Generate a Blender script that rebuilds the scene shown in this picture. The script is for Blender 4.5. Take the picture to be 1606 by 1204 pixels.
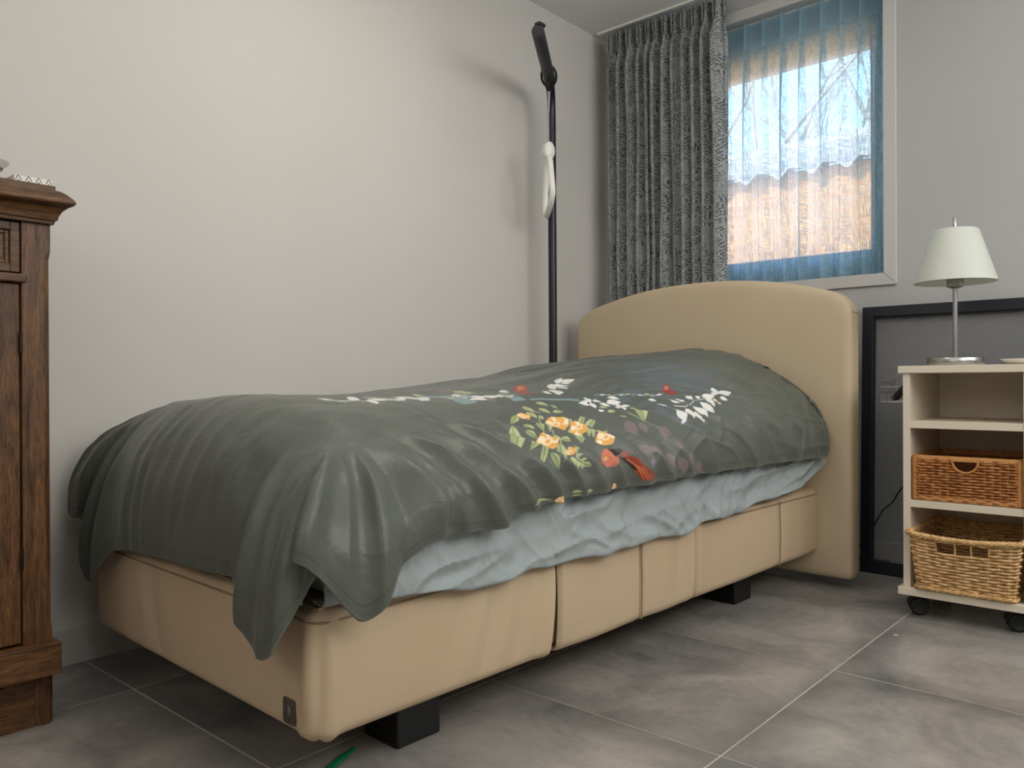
import bpy, bmesh, math, random
import numpy as np
from mathutils import Vector, Matrix

for o in list(bpy.data.objects): bpy.data.objects.remove(o)
SC = bpy.context.scene
COL = SC.collection
PI = math.pi
random.seed(4)

# ------------------------------------------------------------ camera
cam_d = bpy.data.cameras.new('camera'); cam = bpy.data.objects.new('camera', cam_d); COL.objects.link(cam)
cam_d.sensor_fit = 'HORIZONTAL'; cam_d.sensor_width = 36.0
cam_d.lens = 36.0 * 1247.9 / 1606.0
cam_d.clip_start = 0.02; cam_d.clip_end = 300
_R = Vector((0.748, 0.664, -0.0046)); _U = Vector((0.0021, 0.0045, 1.0)); _F = Vector((-0.664, 0.748, -0.0019))
_F.normalize(); _R = (_R - _F * _R.dot(_F)).normalized(); _U = _R.cross(_F)
cam.matrix_world = Matrix(((_R.x, _U.x, -_F.x, 2.218), (_R.y, _U.y, -_F.y, 0.0), (_R.z, _U.z, -_F.z, 0.72), (0, 0, 0, 1)))
SC.camera = cam

# ------------------------------------------------------------ view, world, lights
SC.view_settings.view_transform = 'Standard'
SC.view_settings.look = 'None'
SC.view_settings.gamma = 1.0
SC.view_settings.use_curve_mapping = False
SC.view_settings.exposure = 0.0

W = bpy.data.worlds.new('sky'); SC.world = W; W.use_nodes = True
nt = W.node_tree; nt.nodes.clear()
wo = nt.nodes.new('ShaderNodeOutputWorld'); wb = nt.nodes.new('ShaderNodeBackground')
sk = nt.nodes.new('ShaderNodeTexSky'); sk.sky_type = 'NISHITA'; sk.sun_disc = False
sk.sun_elevation = math.radians(42); sk.sun_rotation = math.radians(200); sk.air_density = 1.0; sk.dust_density = 0.4; sk.ozone_density = 2.0
nt.links.new(sk.outputs[0], wb.inputs[0]); wb.inputs[1].default_value = 1.75
nt.links.new(wb.outputs[0], wo.inputs[0])

def sun(name, energy, d, ang, col):
    l = bpy.data.lights.new(name, 'SUN'); l.energy = energy; l.angle = math.radians(ang); l.color = col
    o = bpy.data.objects.new(name, l); COL.objects.link(o); o.rotation_euler = Vector(d).to_track_quat('-Z', 'Y').to_euler(); return o
def area(name, loc, tgt, sx, sy, power, col):
    l = bpy.data.lights.new(name, 'AREA'); l.shape = 'RECTANGLE'; l.size = sx; l.size_y = sy; l.energy = power; l.color = col
    o = bpy.data.objects.new(name, l); COL.objects.link(o); o.location = loc
    o.rotation_euler = (Vector(tgt) - Vector(loc)).to_track_quat('-Z', 'Y').to_euler(); return o
sun('sun', 12, (0.35, 0.75, -0.62), 0.6, (1.0, 0.93, 0.82))
area('ceiling_lamp_light', (0.85, 1.35, 2.30), (0.85, 1.35, 0), 0.30, 0.30, 6, (1.0, 0.92, 0.83))
area('right_soft_panel', (3.4, 1.6, 1.88), (0.0, 1.6, 0.9), 3.0, 0.85, 35, (1.0, 0.985, 0.955))  # soft panel added high on the right, no window is built there
area('ceiling_bounce_fill', (2.3, 0.8, 2.355), (2.3, 0.8, 0), 2.8, 3.4, 15, (1.0, 0.985, 0.96))  # broad fill added below the ceiling for extra bounce, no fixture
area('side_window_light', (3.9, 2.6, 1.5), (0.8, 2.0, 0.8), 0.8, 1.2, 5, (0.70, 0.86, 1.0))
area('rear_fill_light', (1.7, -1.5, 1.85), (1.3, 2.5, 0.9), 2.6, 0.8, 12, (1.0, 0.97, 0.92))  # ambient fill added behind the camera, the rear wall has no window

# ------------------------------------------------------------ helpers
def link(o, parent=None):
    COL.objects.link(o)
    if parent is not None: o.parent = parent
    return o
def tag(o, label=None, cat=None, group=None, kind=None):
    if label: o['label'] = label
    if cat: o['category'] = cat
    if group: o['group'] = group
    if kind: o['kind'] = kind
    return o
ORG = {}
def thing(name, label, cat, loc, group=None):
    o = bpy.data.objects.new(name, None); o.empty_display_size = 0.1; o.location = loc; ORG[o.name] = Vector(loc)
    link(o); tag(o, label, cat, group); return o
def part_origin(parent):
    # vertices are written in room coordinates, so subtract the parent's place
    v = Vector((0, 0, 0)); p = parent
    while p is not None:
        v = v + Vector(p.location); p = p.parent
    return v

class MB:
    def __init__(s): s.v = []; s.f = []
    def add(s, vs, fs):
        n = len(s.v); s.v += [tuple(p) for p in vs]; s.f += [tuple(i + n for i in f) for f in fs]; return s
    def box(s, x0, x1, y0, y1, z0, z1):
        return s.add([(x0,y0,z0),(x1,y0,z0),(x1,y1,z0),(x0,y1,z0),(x0,y0,z1),(x1,y0,z1),(x1,y1,z1),(x0,y1,z1)],
                     [(0,3,2,1),(4,5,6,7),(0,1,5,4),(1,2,6,5),(2,3,7,6),(3,0,4,7)])
    def tube(s, pts, r, n=8, closed=False, cap=True, flat=1.0):
        P = [Vector(p) for p in pts]; m = len(P); rr = r if isinstance(r, (list, tuple)) else [r] * m
        up = None; rings = []
        for i in range(m):
            a = P[(i-1) % m] if (closed or i > 0) else P[i]; b = P[(i+1) % m] if (closed or i < m-1) else P[i]
            t = (b - a).normalized()
            if up is None:
                up = Vector((0,0,1)) if abs(t.z) < 0.9 else Vector((1,0,0))
            side = t.cross(up).normalized(); up = side.cross(t).normalized()
            rings.append([P[i] + side * (math.cos(2*PI*k/n) * rr[i]) + up * (math.sin(2*PI*k/n) * rr[i] * flat) for k in range(n)])
        vs = [p for R in rings for p in R]; fs = []
        for i in range(m if closed else m-1):
            j = (i+1) % m
            for k in range(n): fs.append((i*n+k, i*n+(k+1) % n, j*n+(k+1) % n, j*n+k))
        if cap and not closed: fs += [tuple(range(n))[::-1], tuple((m-1)*n + k for k in range(n))]
        return s.add(vs, fs)
    def lathe(s, prof, c, n=32, cap=True):
        vs = []; fs = []
        for (r, z) in prof:
            for k in range(n): vs.append((c[0] + r*math.cos(2*PI*k/n), c[1] + r*math.sin(2*PI*k/n), c[2] + z))
        for i in range(len(prof)-1):
            for k in range(n): fs.append((i*n+k, i*n+(k+1) % n, (i+1)*n+(k+1) % n, (i+1)*n+k))
        if cap: fs += [tuple(range(n))[::-1], tuple((len(prof)-1)*n+k for k in range(n))]
        return s.add(vs, fs)
    def prism(s, poly, axis, a, b):
        # poly: 2d points in the plane across the axis
        def P(q, t):
            if axis == 'x': return (t, q[0], q[1])
            if axis == 'y': return (q[0], t, q[1])
            return (q[0], q[1], t)
        n = len(poly); vs = [P(q, a) for q in poly] + [P(q, b) for q in poly]
        fs = [tuple(range(n))[::-1], tuple(range(n, 2*n))] + [(i, (i+1) % n, (i+1) % n + n, i+n) for i in range(n)]
        return s.add(vs, fs)
    def grid(s, rows, closed=False):
        m = len(rows[0]); n = len(s.v); s.v += [tuple(p) for R in rows for p in R]
        for i in range(len(rows)-1):
            for k in range(m if closed else m-1):
                s.f.append((n+i*m+k, n+i*m+(k+1) % m, n+(i+1)*m+(k+1) % m, n+(i+1)*m+k))
        return s
    def build(s, name, mat, parent=None, bevel=0, smooth=False, seg=2, solid=0, local=False):
        off = part_origin(parent) if (parent is not None and not local) else Vector((0,0,0))
        me = bpy.data.meshes.new(name); me.from_pydata([(p[0]-off.x, p[1]-off.y, p[2]-off.z) for p in s.v], [], s.f)
        bm = bmesh.new(); bm.from_mesh(me)
        bmesh.ops.recalc_face_normals(bm, faces=bm.faces)
        if bevel:
            es = [e for e in bm.edges if len(e.link_faces) == 2 and e.calc_face_angle(0) > 0.6]
            bmesh.ops.bevel(bm, geom=es, offset=bevel, segments=seg, profile=0.5, affect='EDGES', clamp_overlap=True)
        if smooth:
            for f in bm.faces: f.smooth = True
            for e in bm.edges:
                if len(e.link_faces) == 2 and e.calc_face_angle(0) > 0.9: e.smooth = False
        bm.to_mesh(me); bm.free(); me.materials.append(mat)
        o = bpy.data.objects.new(name, me); link(o, parent)
        if solid:
            md = o.modifiers.new('thickness', 'SOLIDIFY'); md.thickness = solid; md.offset = 0
        return o

def lin(c):
    return tuple(((x/255.0)/12.92 if x/255.0 <= 0.04045 else ((x/255.0+0.055)/1.055)**2.4) for x in c) + (1.0,)

class Mat:
    def __init__(s, name, base=(200,200,200), rough=0.6, metal=0.0, spec=0.5):
        s.m = bpy.data.materials.new(name); s.m.use_nodes = True; s.t = s.m.node_tree
        s.b = s.t.nodes['Principled BSDF']; s.out = s.t.nodes['Material Output']
        s.b.inputs['Base Color'].default_value = lin(base); s.b.inputs['Roughness'].default_value = rough
        s.b.inputs['Metallic'].default_value = metal; s.b.inputs['Specular IOR Level'].default_value = spec
        s.tc = s.t.nodes.new('ShaderNodeTexCoord')
    def n(s, typ, **kw):
        x = s.t.nodes.new(typ)
        for k, v in kw.items(): setattr(x, k, v)
        return x
    def l(s, a, b): s.t.links.new(a, b)
    def mapping(s, scale=(1,1,1), src='Object', rot=(0,0,0)):
        mp = s.n('ShaderNodeMapping'); mp.inputs['Scale'].default_value = scale; mp.inputs['Rotation'].default_value = rot
        s.l(s.tc.outputs[src], mp.inputs['Vector']); return mp.outputs[0]
    def noise(s, vec, scale, detail=4, rough=0.5, dist=0.0):
        x = s.n('ShaderNodeTexNoise'); x.inputs['Scale'].default_value = scale; x.inputs['Detail'].default_value = detail
        x.inputs['Roughness'].default_value = rough; x.inputs['Distortion'].default_value = dist
        s.l(vec, x.inputs['Vector']); return x.outputs['Fac']
    def ramp(s, fac, stops):
        r = s.n('ShaderNodeValToRGB'); e = r.color_ramp.elements
        while len(e) > 1: e.remove(e[-1])
        e[0].position = stops[0][0]; e[0].color = stops[0][1] if len(stops[0][1]) == 4 else lin(stops[0][1])
        for p, c in stops[1:]:
            q = e.new(p); q.color = c if len(c) == 4 else lin(c)
        s.l(fac, r.inputs[0]); return r.outputs[0]
    def math(s, op, a, b=None, c=None):
        x = s.n('ShaderNodeMath', operation=op)
        for i, q in enumerate((a, b, c)):
            if q is None: continue
            if isinstance(q, (int, float)): x.inputs[i].default_value = q
            else: s.l(q, x.inputs[i])
        return x.outputs[0]
    def mix(s, fac, a, b, mode='MIX'):
        x = s.n('ShaderNodeMix', data_type='RGBA', blend_type=mode)
        for i, q in ((0, fac), (6, a), (7, b)):
            if isinstance(q, (int, float)): x.inputs[i].default_value = q
            elif isinstance(q, tuple): x.inputs[i].default_value = q
            else: s.l(q, x.inputs[i])
        return x.outputs[2]
    def col(s, c): s.l(c, s.b.inputs['Base Color']); return s
    def bump(s, h, strength=0.3, dist=0.01):
        x = s.n('ShaderNodeBump'); x.inputs['Strength'].default_value = strength; x.inputs['Distance'].default_value = dist
        s.l(h, x.inputs['Height']); s.l(x.outputs[0], s.b.inputs['Normal']); return s

def mottled(name, base, rough, amt=8, scale=3, bump=0.1, bscale=200, bdist=0.001, metal=0, spec=0.5):
    M = Mat(name, base, rough, metal, spec); v = M.tc.outputs['Object']
    a = tuple(max(0, c-amt) for c in base); b = tuple(min(255, c+amt) for c in base)
    M.col(M.ramp(M.noise(v, scale, 5), [(0.3, a), (0.7, b)]))
    if bump: M.bump(M.noise(v, bscale, 3), bump, bdist)
    return M.m

# ------------------------------------------------------------ materials
m_wall = mottled('wall_paint', (208,204,198), 0.85, 2, 1.2, 0.12, 260, 0.001)
m_ceil = mottled('ceiling_paint', (238,238,237), 0.9, 2, 1.5, 0.1, 200, 0.001)
m_wall_back = mottled('back_wall_tone', (180,180,178), 0.85, 2, 1.2, 0.12, 260, 0.001)  # back wall tone, greyer and darker than the other walls
m_trim = mottled('trim_paint', (196,194,190), 0.45, 2, 2, 0.0)
m_grout = mottled('grout', (182,175,164), 0.9, 14, 9, 0.4, 300, 0.001)

def tile_mat():
    M = Mat('concrete_look_tile', rough=0.42, spec=0.4)
    oi = M.n('ShaderNodeObjectInfo'); vm = M.n('ShaderNodeVectorMath', operation='ADD')
    cb = M.n('ShaderNodeCombineXYZ')
    M.l(M.math('MULTIPLY', oi.outputs['Random'], 37.0), cb.inputs[0]); M.l(M.math('MULTIPLY', oi.outputs['Random'], 91.0), cb.inputs[1])
    M.l(M.tc.outputs['Object'], vm.inputs[0]); M.l(cb.outputs[0], vm.inputs[1]); v = vm.outputs[0]
    big = M.noise(v, 3.2, 6, 0.62, 0.6); c = M.ramp(big, [(0.30, (122,121,121)), (0.5, (162,159,155)), (0.72, (192,187,180))])
    fine = M.noise(v, 38, 8, 0.75, 0.3); c = M.mix(0.42, c, M.ramp(fine, [(0.3, (80,78,76)), (0.7, (176,168,157))]), 'SOFT_LIGHT')
    warm = M.noise(v, 1.6, 3); c = M.mix(M.ramp(warm, [(0.4, (0,0,0)), (0.7, (90,90,90))]), c, lin((168,154,142)))
    # worn band along the tile's rim, its own mark
    sx = M.n('ShaderNodeSeparateXYZ'); M.l(M.tc.outputs['Object'], sx.inputs[0])
    ed = M.math('MAXIMUM', M.math('ABSOLUTE', sx.outputs[0]), M.math('ABSOLUTE', sx.outputs[1]))
    w = M.math('MULTIPLY', M.math('SMOOTH_MIN', 1.0, M.math('MAXIMUM', M.math('MULTIPLY', M.math('SUBTRACT', ed, 0.19), 9.0), 0.0), 0.05), M.noise(v, 6, 5, 0.7))
    c = M.mix(w, c, lin((100,98,96)))
    br = M.math('ADD', M.math('MULTIPLY', oi.outputs['Random'], 0.16), 0.92)
    hs = M.n('ShaderNodeHueSaturation'); M.l(br, hs.inputs['Value']); M.l(c, hs.inputs['Color']); M.col(hs.outputs[0])
    M.l(M.ramp(fine, [(0.3, (95,95,95)), (0.7, (140,140,140))]), M.b.inputs['Roughness'])
    M.bump(M.noise(v, 30, 8, 0.7), 0.15, 0.002); return M.m
m_tile = tile_mat()

def leather():
    M = Mat('beige_leatherette', rough=0.5, spec=0.35); v = M.tc.outputs['Object']
    c = M.ramp(M.noise(v, 2.2, 3), [(0.3, (196,171,140)), (0.7, (205,182,151))])
    mk = M.noise(M.mapping((1.2, 1.2, 22)), 1.5, 4, 0.6, 0.5)      # faint rubbed lines along the side
    c = M.mix(M.ramp(mk, [(0.60, (0,0,0)), (0.68, (70,70,70))]), c, lin((150,124,98)))
    M.col(c); M.bump(M.noise(v, 420, 2), 0.10, 0.0006); return M.m
m_leather = leather()
m_leather_head = mottled('headboard_leatherette', (198,180,151), 0.55, 3, 2, 0.10, 420, 0.0006, 0, 0.3)
m_piping = mottled('leatherette_piping', (150,128,98), 0.55, 4, 5, 0)
m_black = mottled('black_lacquer', (14,15,17), 0.35, 3, 6, 0)
m_blackmat = mottled('black_plastic', (17,18,20), 0.6, 3, 8, 0.05)
m_sleeve = mottled('dark_grey_sleeve', (48,49,52), 0.5, 3, 8, 0.05)
m_white_plastic = mottled('white_plastic', (240,238,232), 0.4, 2, 5, 0)
m_strap = mottled('pale_strap', (170,172,178), 0.7, 8, 60, 0.2, 400)
m_cart = mottled('cream_laminate', (224,213,193), 0.5, 4, 4, 0.06, 60, 0.0006)
m_steel = mottled('brushed_steel', (170,168,165), 0.28, 5, 8, 0, metal=1.0)
m_navy = mottled('frame_black', (20,25,36), 0.4, 3, 8, 0.0)
m_badge = mottled('badge_metal', (120,112,104), 0.35, 12, 40, 0, metal=0.9)
m_hinge = mottled('dark_iron', (40,34,30), 0.5, 5, 30, 0, metal=0.6)
m_green = mottled('green_plastic', (8,104,66), 0.35, 6, 20, 0)
m_paper = mottled('paper', (235,232,226), 0.8, 3, 40, 0)
m_frame_pvc = mottled('window_frame_paint', (205,208,210), 0.4, 2, 6, 0)

def wood(name, stretch, dark=0.0):
    M = Mat(name, rough=0.45, spec=0.4)
    v = M.mapping(stretch)
    g = M.noise(v, 5.0, 6, 0.62, 1.2)
    c = M.ramp(g, [(0.30, (62,41,24)), (0.45, (98,66,38)), (0.58, (122,84,50)), (0.75, (142,102,64))])
    f = M.noise(v, 38.0, 3, 0.6, 0.2)
    c = M.mix(0.5, c, M.ramp(f, [(0.40, (84,74,68)), (0.54, (255,255,255))]), 'MULTIPLY')
    oi = M.n('ShaderNodeObjectInfo'); hs = M.n('ShaderNodeHueSaturation')
    M.l(M.math('ADD', M.math('MULTIPLY', oi.outputs['Random'], 0.25), 0.72 - dark), hs.inputs['Value']); M.l(c, hs.inputs['Color']); M.col(hs.outputs[0])
    M.bump(f, 0.25, 0.001); return M.m
m_wood_v = wood('oak_vertical_grain', (9, 9, 0.9))
m_wood_h = wood('oak_lengthwise_grain', (9, 0.9, 9))

def duvet_mat():
    M = Mat('printed_sateen', rough=0.40, spec=0.42)
    at = M.n('ShaderNodeAttribute', attribute_name='print')
    uv = M.n('ShaderNodeAttribute', attribute_name='cloth')
    base = M.ramp(M.noise(uv.outputs['Vector'], 3.0, 3), [(0.3, (86,91,83)), (0.7, (93,98,90))])
    c = M.mix(at.outputs['Alpha'], base, at.outputs['Color']); M.col(c)
    M.b.inputs['Sheen Weight'].default_value = 0.12; M.b.inputs['Sheen Roughness'].default_value = 0.4
    h = M.math('ADD', M.math('MULTIPLY', M.noise(M.tc.outputs['Object'], 22, 5, 0.6, 0.8), 1.0), M.math('MULTIPLY', M.noise(uv.outputs['Vector'], 700, 2), 0.05))
    rg = M.n('ShaderNodeTexNoise', noise_type='RIDGED_MULTIFRACTAL'); rg.inputs['Scale'].default_value = 7.0; rg.inputs['Detail'].default_value = 4; rg.inputs['Distortion'].default_value = 0.8; M.l(M.mapping((1.0, 0.6, 1.6)), rg.inputs['Vector'])
    h = M.math('ADD', h, M.math('MULTIPLY', rg.outputs['Fac'], 0.22))
    M.bump(h, 0.42, 0.006); return M.m
m_duvet = duvet_mat()
def sheet_mat():
    M = Mat('grey_sheet_cotton', rough=0.7, spec=0.25); v = M.tc.outputs['Object']
    M.col(M.ramp(M.noise(v, 5, 3), [(0.3, (158,166,166)), (0.7, (168,176,176))]))
    a = M.noise(M.mapping((1, 1.6, 1.0)), 9, 3, 0.5, 1.0)
    M.bump(a, 0.45, 0.02); return M.m
m_sheet = sheet_mat()

def drape_mat():
    M = Mat('patterned_drape_fabric', rough=0.85, spec=0.15)
    uv = M.n('ShaderNodeAttribute', attribute_name='cloth')
    def strokes(scale, seed):
        mp = M.n('ShaderNodeMapping'); mp.inputs['Scale'].default_value = (scale, scale, 1); mp.inputs['Location'].default_value = (seed, seed*1.7, 0)
        M.l(uv.outputs['Vector'], mp.inputs['Vector'])
        vo = M.n('ShaderNodeTexVoronoi'); vo.inputs['Scale'].default_value = 1.0; M.l(mp.outputs[0], vo.inputs['Vector'])
        sb = M.n('ShaderNodeVectorMath', operation='SUBTRACT'); M.l(mp.outputs[0], sb.inputs[0]); M.l(vo.outputs['Position'], sb.inputs[1])
        sc = M.n('ShaderNodeSeparateColor'); M.l(vo.outputs['Color'], sc.inputs[0])
        ang = M.math('MULTIPLY', M.math('FLOOR', M.math('MULTIPLY', sc.outputs[0], 8.0)), PI/4)
        rt = M.n('ShaderNodeVectorRotate', rotation_type='Z_AXIS'); M.l(sb.outputs[0], rt.inputs['Vector']); M.l(ang, rt.inputs['Angle'])
        sp = M.n('ShaderNodeSeparateXYZ'); M.l(rt.outputs[0], sp.inputs[0])
        s = M.math('SINE', M.math('MULTIPLY', sp.outputs[0], 15.0))
        inside = M.math('LESS_THAN', M.math('ABSOLUTE', sp.outputs[1]), 0.36)
        return M.math('MULTIPLY', M.math('GREATER_THAN', s, 0.25), inside)
    a = strokes(42.0, 0.0); b = strokes(30.0, 5.3)
    patch = M.math('GREATER_THAN', M.noise(uv.outputs['Vector'], 9, 2), 0.44)
    k = M.math('MULTIPLY', M.math('MAXIMUM', a, M.math('MULTIPLY', b, 0.5)), M.math('ADD', M.math('MULTIPLY', patch, 0.5), 0.5))
    M.col(M.mix(k, lin((158,161,158)), lin((88,92,94))))
    M.bump(M.noise(uv.outputs['Vector'], 800, 2), 0.2, 0.001); return M.m
m_drape = drape_mat()

def sheer_mat():
    M = Mat('sheer_linen'); t = M.t
    uv = M.n('ShaderNodeAttribute', attribute_name='cloth'); sp = M.n('ShaderNodeSeparateXYZ'); M.l(uv.outputs['Vector'], sp.inputs[0])
    mpx = M.n('ShaderNodeMapping'); mpx.inputs['Scale'].default_value = (420, 22, 1); M.l(uv.outputs['Vector'], mpx.inputs['Vector'])
    mpy = M.n('ShaderNodeMapping'); mpy.inputs['Scale'].default_value = (22, 420, 1); M.l(uv.outputs['Vector'], mpy.inputs['Vector'])
    wv = M.math('MAXIMUM', M.noise(mpx.outputs[0], 1.0, 2), M.noise(mpy.outputs[0], 1.0, 2))
    dens = M.ramp(wv, [(0.43, (178,178,178)), (0.58, (242,242,242))])
    heading = M.math('GREATER_THAN', sp.outputs[1], 1.005)
    dens = M.math('MAXIMUM', dens, M.math('MULTIPLY', heading, 0.80))
    tr = M.n('ShaderNodeBsdfTransparent'); tr.inputs[0].default_value = (0.60, 0.74, 0.84, 1)
    tl = M.n('ShaderNodeBsdfTranslucent'); tl.inputs[0].default_value = lin((202,234,246))
    df = M.n('ShaderNodeBsdfDiffuse'); df.inputs[0].default_value = lin((176,200,204))
    m1 = M.n('ShaderNodeMixShader'); m1.inputs[0].default_value = 0.68; M.l(df.outputs[0], m1.inputs[1]); M.l(tl.outputs[0], m1.inputs[2])
    m2 = M.n('ShaderNodeMixShader'); M.l(dens, m2.inputs[0]); M.l(tr.outputs[0], m2.inputs[1]); M.l(m1.outputs[0], m2.inputs[2])
    M.l(m2.outputs[0], M.out.inputs['Surface']); return M.m
m_sheer = sheer_mat()

def glass_mat():
    M = Mat('window_glass'); tr = M.n('ShaderNodeBsdfTransparent'); gl = M.n('ShaderNodeBsdfGlossy'); gl.inputs['Roughness'].default_value = 0.01
    fr = M.n('ShaderNodeFresnel'); fr.inputs[0].default_value = 1.35
    mx = M.n('ShaderNodeMixShader'); M.l(fr.outputs[0], mx.inputs[0]); M.l(tr.outputs[0], mx.inputs[1]); M.l(gl.outputs[0], mx.inputs[2])
    M.l(mx.outputs[0], M.out.inputs['Surface']); return M.m
m_glass = glass_mat()
def screen_mat():
    M = Mat('fly_mesh'); tr = M.n('ShaderNodeBsdfTransparent'); df = M.n('ShaderNodeBsdfDiffuse')
    df.inputs[0].default_value = lin((116,117,120))
    mp = M.mapping((90, 90, 200)); f = M.ramp(M.noise(mp, 1.0, 2), [(0.3, (128,128,128)), (0.7, (148,148,148))])
    mx = M.n('ShaderNodeMixShader'); M.l(f, mx.inputs[0]); M.l(tr.outputs[0], mx.inputs[1]); M.l(df.outputs[0], mx.inputs[2])
    M.l(mx.outputs[0], M.out.inputs['Surface']); return M.m
m_screen = screen_mat()
def shade_mat():
    M = Mat('frosted_shade_glass', (238,240,230), 0.35, 0, 0.5)
    tl = M.n('ShaderNodeBsdfTranslucent'); tl.inputs[0].default_value = lin((214,222,212))
    mx = M.n('ShaderNodeMixShader'); mx.inputs[0].default_value = 0.35
    M.l(M.b.outputs[0], mx.inputs[1]); M.l(tl.outputs[0], mx.inputs[2]); M.l(mx.outputs[0], M.out.inputs['Surface']); return M.m
m_shade = shade_mat()
def wicker(name, a, b, c):
    M = Mat(name, rough=0.5, spec=0.35); v = M.tc.outputs['Object']
    k = M.noise(v, 60, 4, 0.6); cc = M.ramp(k, [(0.3, a), (0.5, b), (0.72, c)])
    M.col(cc); M.bump(M.noise(v, 300, 3), 0.2, 0.001); return M.m
m_rattan = wicker('brown_rattan', (128,78,38), (176,114,60), (206,146,84))
m_willow = wicker('pale_willow', (170,128,80), (216,176,120), (238,206,152))
def wrap_mat():
    M = Mat('cane_wrapped_rim', rough=0.5)
    w = M.n('ShaderNodeTexWave', bands_direction='X'); w.inputs['Scale'].default_value = 55; w.inputs['Distortion'].default_value = 0.4; M.l(M.tc.outputs['Object'], w.inputs['Vector'])
    M.col(M.mix(M.noise(M.tc.outputs['Object'], 40, 3), lin((170,108,54)), lin((212,152,90)))); M.bump(w.outputs['Fac'], 0.5, 0.002); return M.m
m_wrap = wrap_mat()

# ------------------------------------------------------------ room shell
XR, YR, YB, ZC = 4.0, -1.6, 3.184, 2.366
TX, TY = 1.4995, 2.610; TS = 0.600
fl = MB().box(-0.15, XR+0.15, YR-0.15, YB+0.4, -0.12, -0.0012).build('floor', m_grout); tag(fl, kind='structure')
cache = {}
def tile(x0, x1, y0, y1):
    g = 0.0021
    x0 += g; x1 -= g; y0 += g; y1 -= g
    if x1-x0 < 0.02 or y1-y0 < 0.02: return
    key = (round(x1-x0, 3), round(y1-y0, 3)); cx, cy = (x0+x1)/2, (y0+y1)/2
    if key not in cache:
        o = MB().box(-key[0]/2, key[0]/2, -key[1]/2, key[1]/2, -0.010, 0.0).build('tile', m_tile, None, bevel=0.0008, seg=1); cache[key] = o.data
    else:
        o = bpy.data.objects.new('tile', cache[key]); link(o)
    o.parent = fl; o.location = (cx, cy, 0)
xs = [TX + TS*k for k in range(-3, 6)]; ys = [TY + TS*k for k in range(-8, 3)]
xs = sorted([0.0] + [x for x in xs if 0.02 < x < XR-0.02] + [XR]); ys = sorted([YR] + [y for y in ys if YR+0.02 < y < YB-0.02] + [YB])
for i in range(len(xs)-1):
    for j in range(len(ys)-1): tile(xs[i], xs[i+1], ys[j], ys[j+1])

tag(MB().box(-0.15, 0.0, YR-0.15, YB+0.3, -0.1, ZC+0.1).build('wall_left', m_wall), kind='structure')
tag(MB().box(XR, XR+0.15, YR-0.15, YB+0.3, -0.1, ZC+0.1).build('wall_right', m_wall), kind='structure')
tag(MB().box(0, XR, YR-0.15, YR, -0.1, ZC+0.1).build('wall_front', m_wall), kind='structure')
tag(MB().box(-0.15, XR+0.15, YR-0.15, YB+0.3, ZC, ZC+0.2).build('ceiling', m_ceil), kind='structure')
OX0, OX1, OZ0, OZ1 = 0.36, 1.275, 1.127, 2.250; YG = 3.38
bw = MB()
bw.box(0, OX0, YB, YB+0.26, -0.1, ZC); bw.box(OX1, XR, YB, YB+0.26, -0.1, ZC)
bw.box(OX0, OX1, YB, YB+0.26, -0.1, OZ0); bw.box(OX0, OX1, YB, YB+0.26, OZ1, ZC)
tag(bw.build('wall_back', m_wall_back), kind='structure')
tag(MB().box(0.0, 0.012, YR, YB, 0, 0.092).build('baseboard_left', m_trim, None, bevel=0.001), kind='structure')
tag(MB().box(0.012, XR, YB-0.012, YB, 0, 0.112).build('baseboard_back', m_trim, None, bevel=0.001), kind='structure')
# window casing with mitred corners
def casing():
    t = bpy.data.objects.new('trim_1', None); link(t); tag(t, kind='structure'); w = 0.046; y0, y1 = YB-0.011, YB
    X0, X1, Z0, Z1 = OX0-w, OX1+w, OZ0-w, OZ1+w; g = 0.0006
    for poly in ([(X0,Z0),(X1-g,Z0),(OX1-g,OZ0),(OX0+g,OZ0)], [(X1,Z0+g),(X1,Z1-g),(OX1,OZ1-g),(OX1,OZ0+g)],
                 [(X1-g,Z1),(X0+g,Z1),(OX0+g,OZ1),(OX1-g,OZ1)], [(X0,Z1-g),(X0,Z0+g),(OX0,OZ0+g),(OX0,OZ1-g)]):
        MB().prism(poly, 'y', y0, y1).build('casing_board', m_trim, t, bevel=0.0015, seg=1)
casing()
win = bpy.data.objects.new('window_1', None); link(win); tag(win, kind='structure')
f = MB(); a = 0.10
f.box(OX0, OX0+a, YG-0.03, YG+0.05, OZ0, OZ1); f.box(OX1-a, OX1, YG-0.03, YG+0.05, OZ0, OZ1)
f.box(OX0+a, OX1-a, YG-0.03, YG+0.05, OZ0, 1.250); f.box(OX0+a, OX1-a, YG-0.03, YG+0.05, 2.08, OZ1)
f.build('window_frame', m_frame_pvc, win, bevel=0.003)
MB().box(OX0+a-0.01, OX1-a+0.01, YG+0.008, YG+0.014, 1.24, 2.09).build('pane', m_glass, win)

# ------------------------------------------------------------ bed frame of reference
TH = math.radians(1.65); EX = Vector((math.cos(TH), -math.sin(TH), 0)); EY = Vector((math.sin(TH), math.cos(TH), 0)); P0 = Vector((0.134, 0.79, 0))
def bw_(u, v, z): return P0 + EX*u + EY*v + Vector((0, 0, z))
def bbox(mb, u0, u1, v0, v1, z0, z1):
    return mb.add([bw_(u,v,z) for z in (z0,z1) for (u,v) in ((u0,v0),(u1,v0),(u1,v1),(u0,v1))], [(0,3,2,1),(4,5,6,7),(0,1,5,4),(1,2,6,5),(2,3,7,6),(3,0,4,7)])

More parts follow.
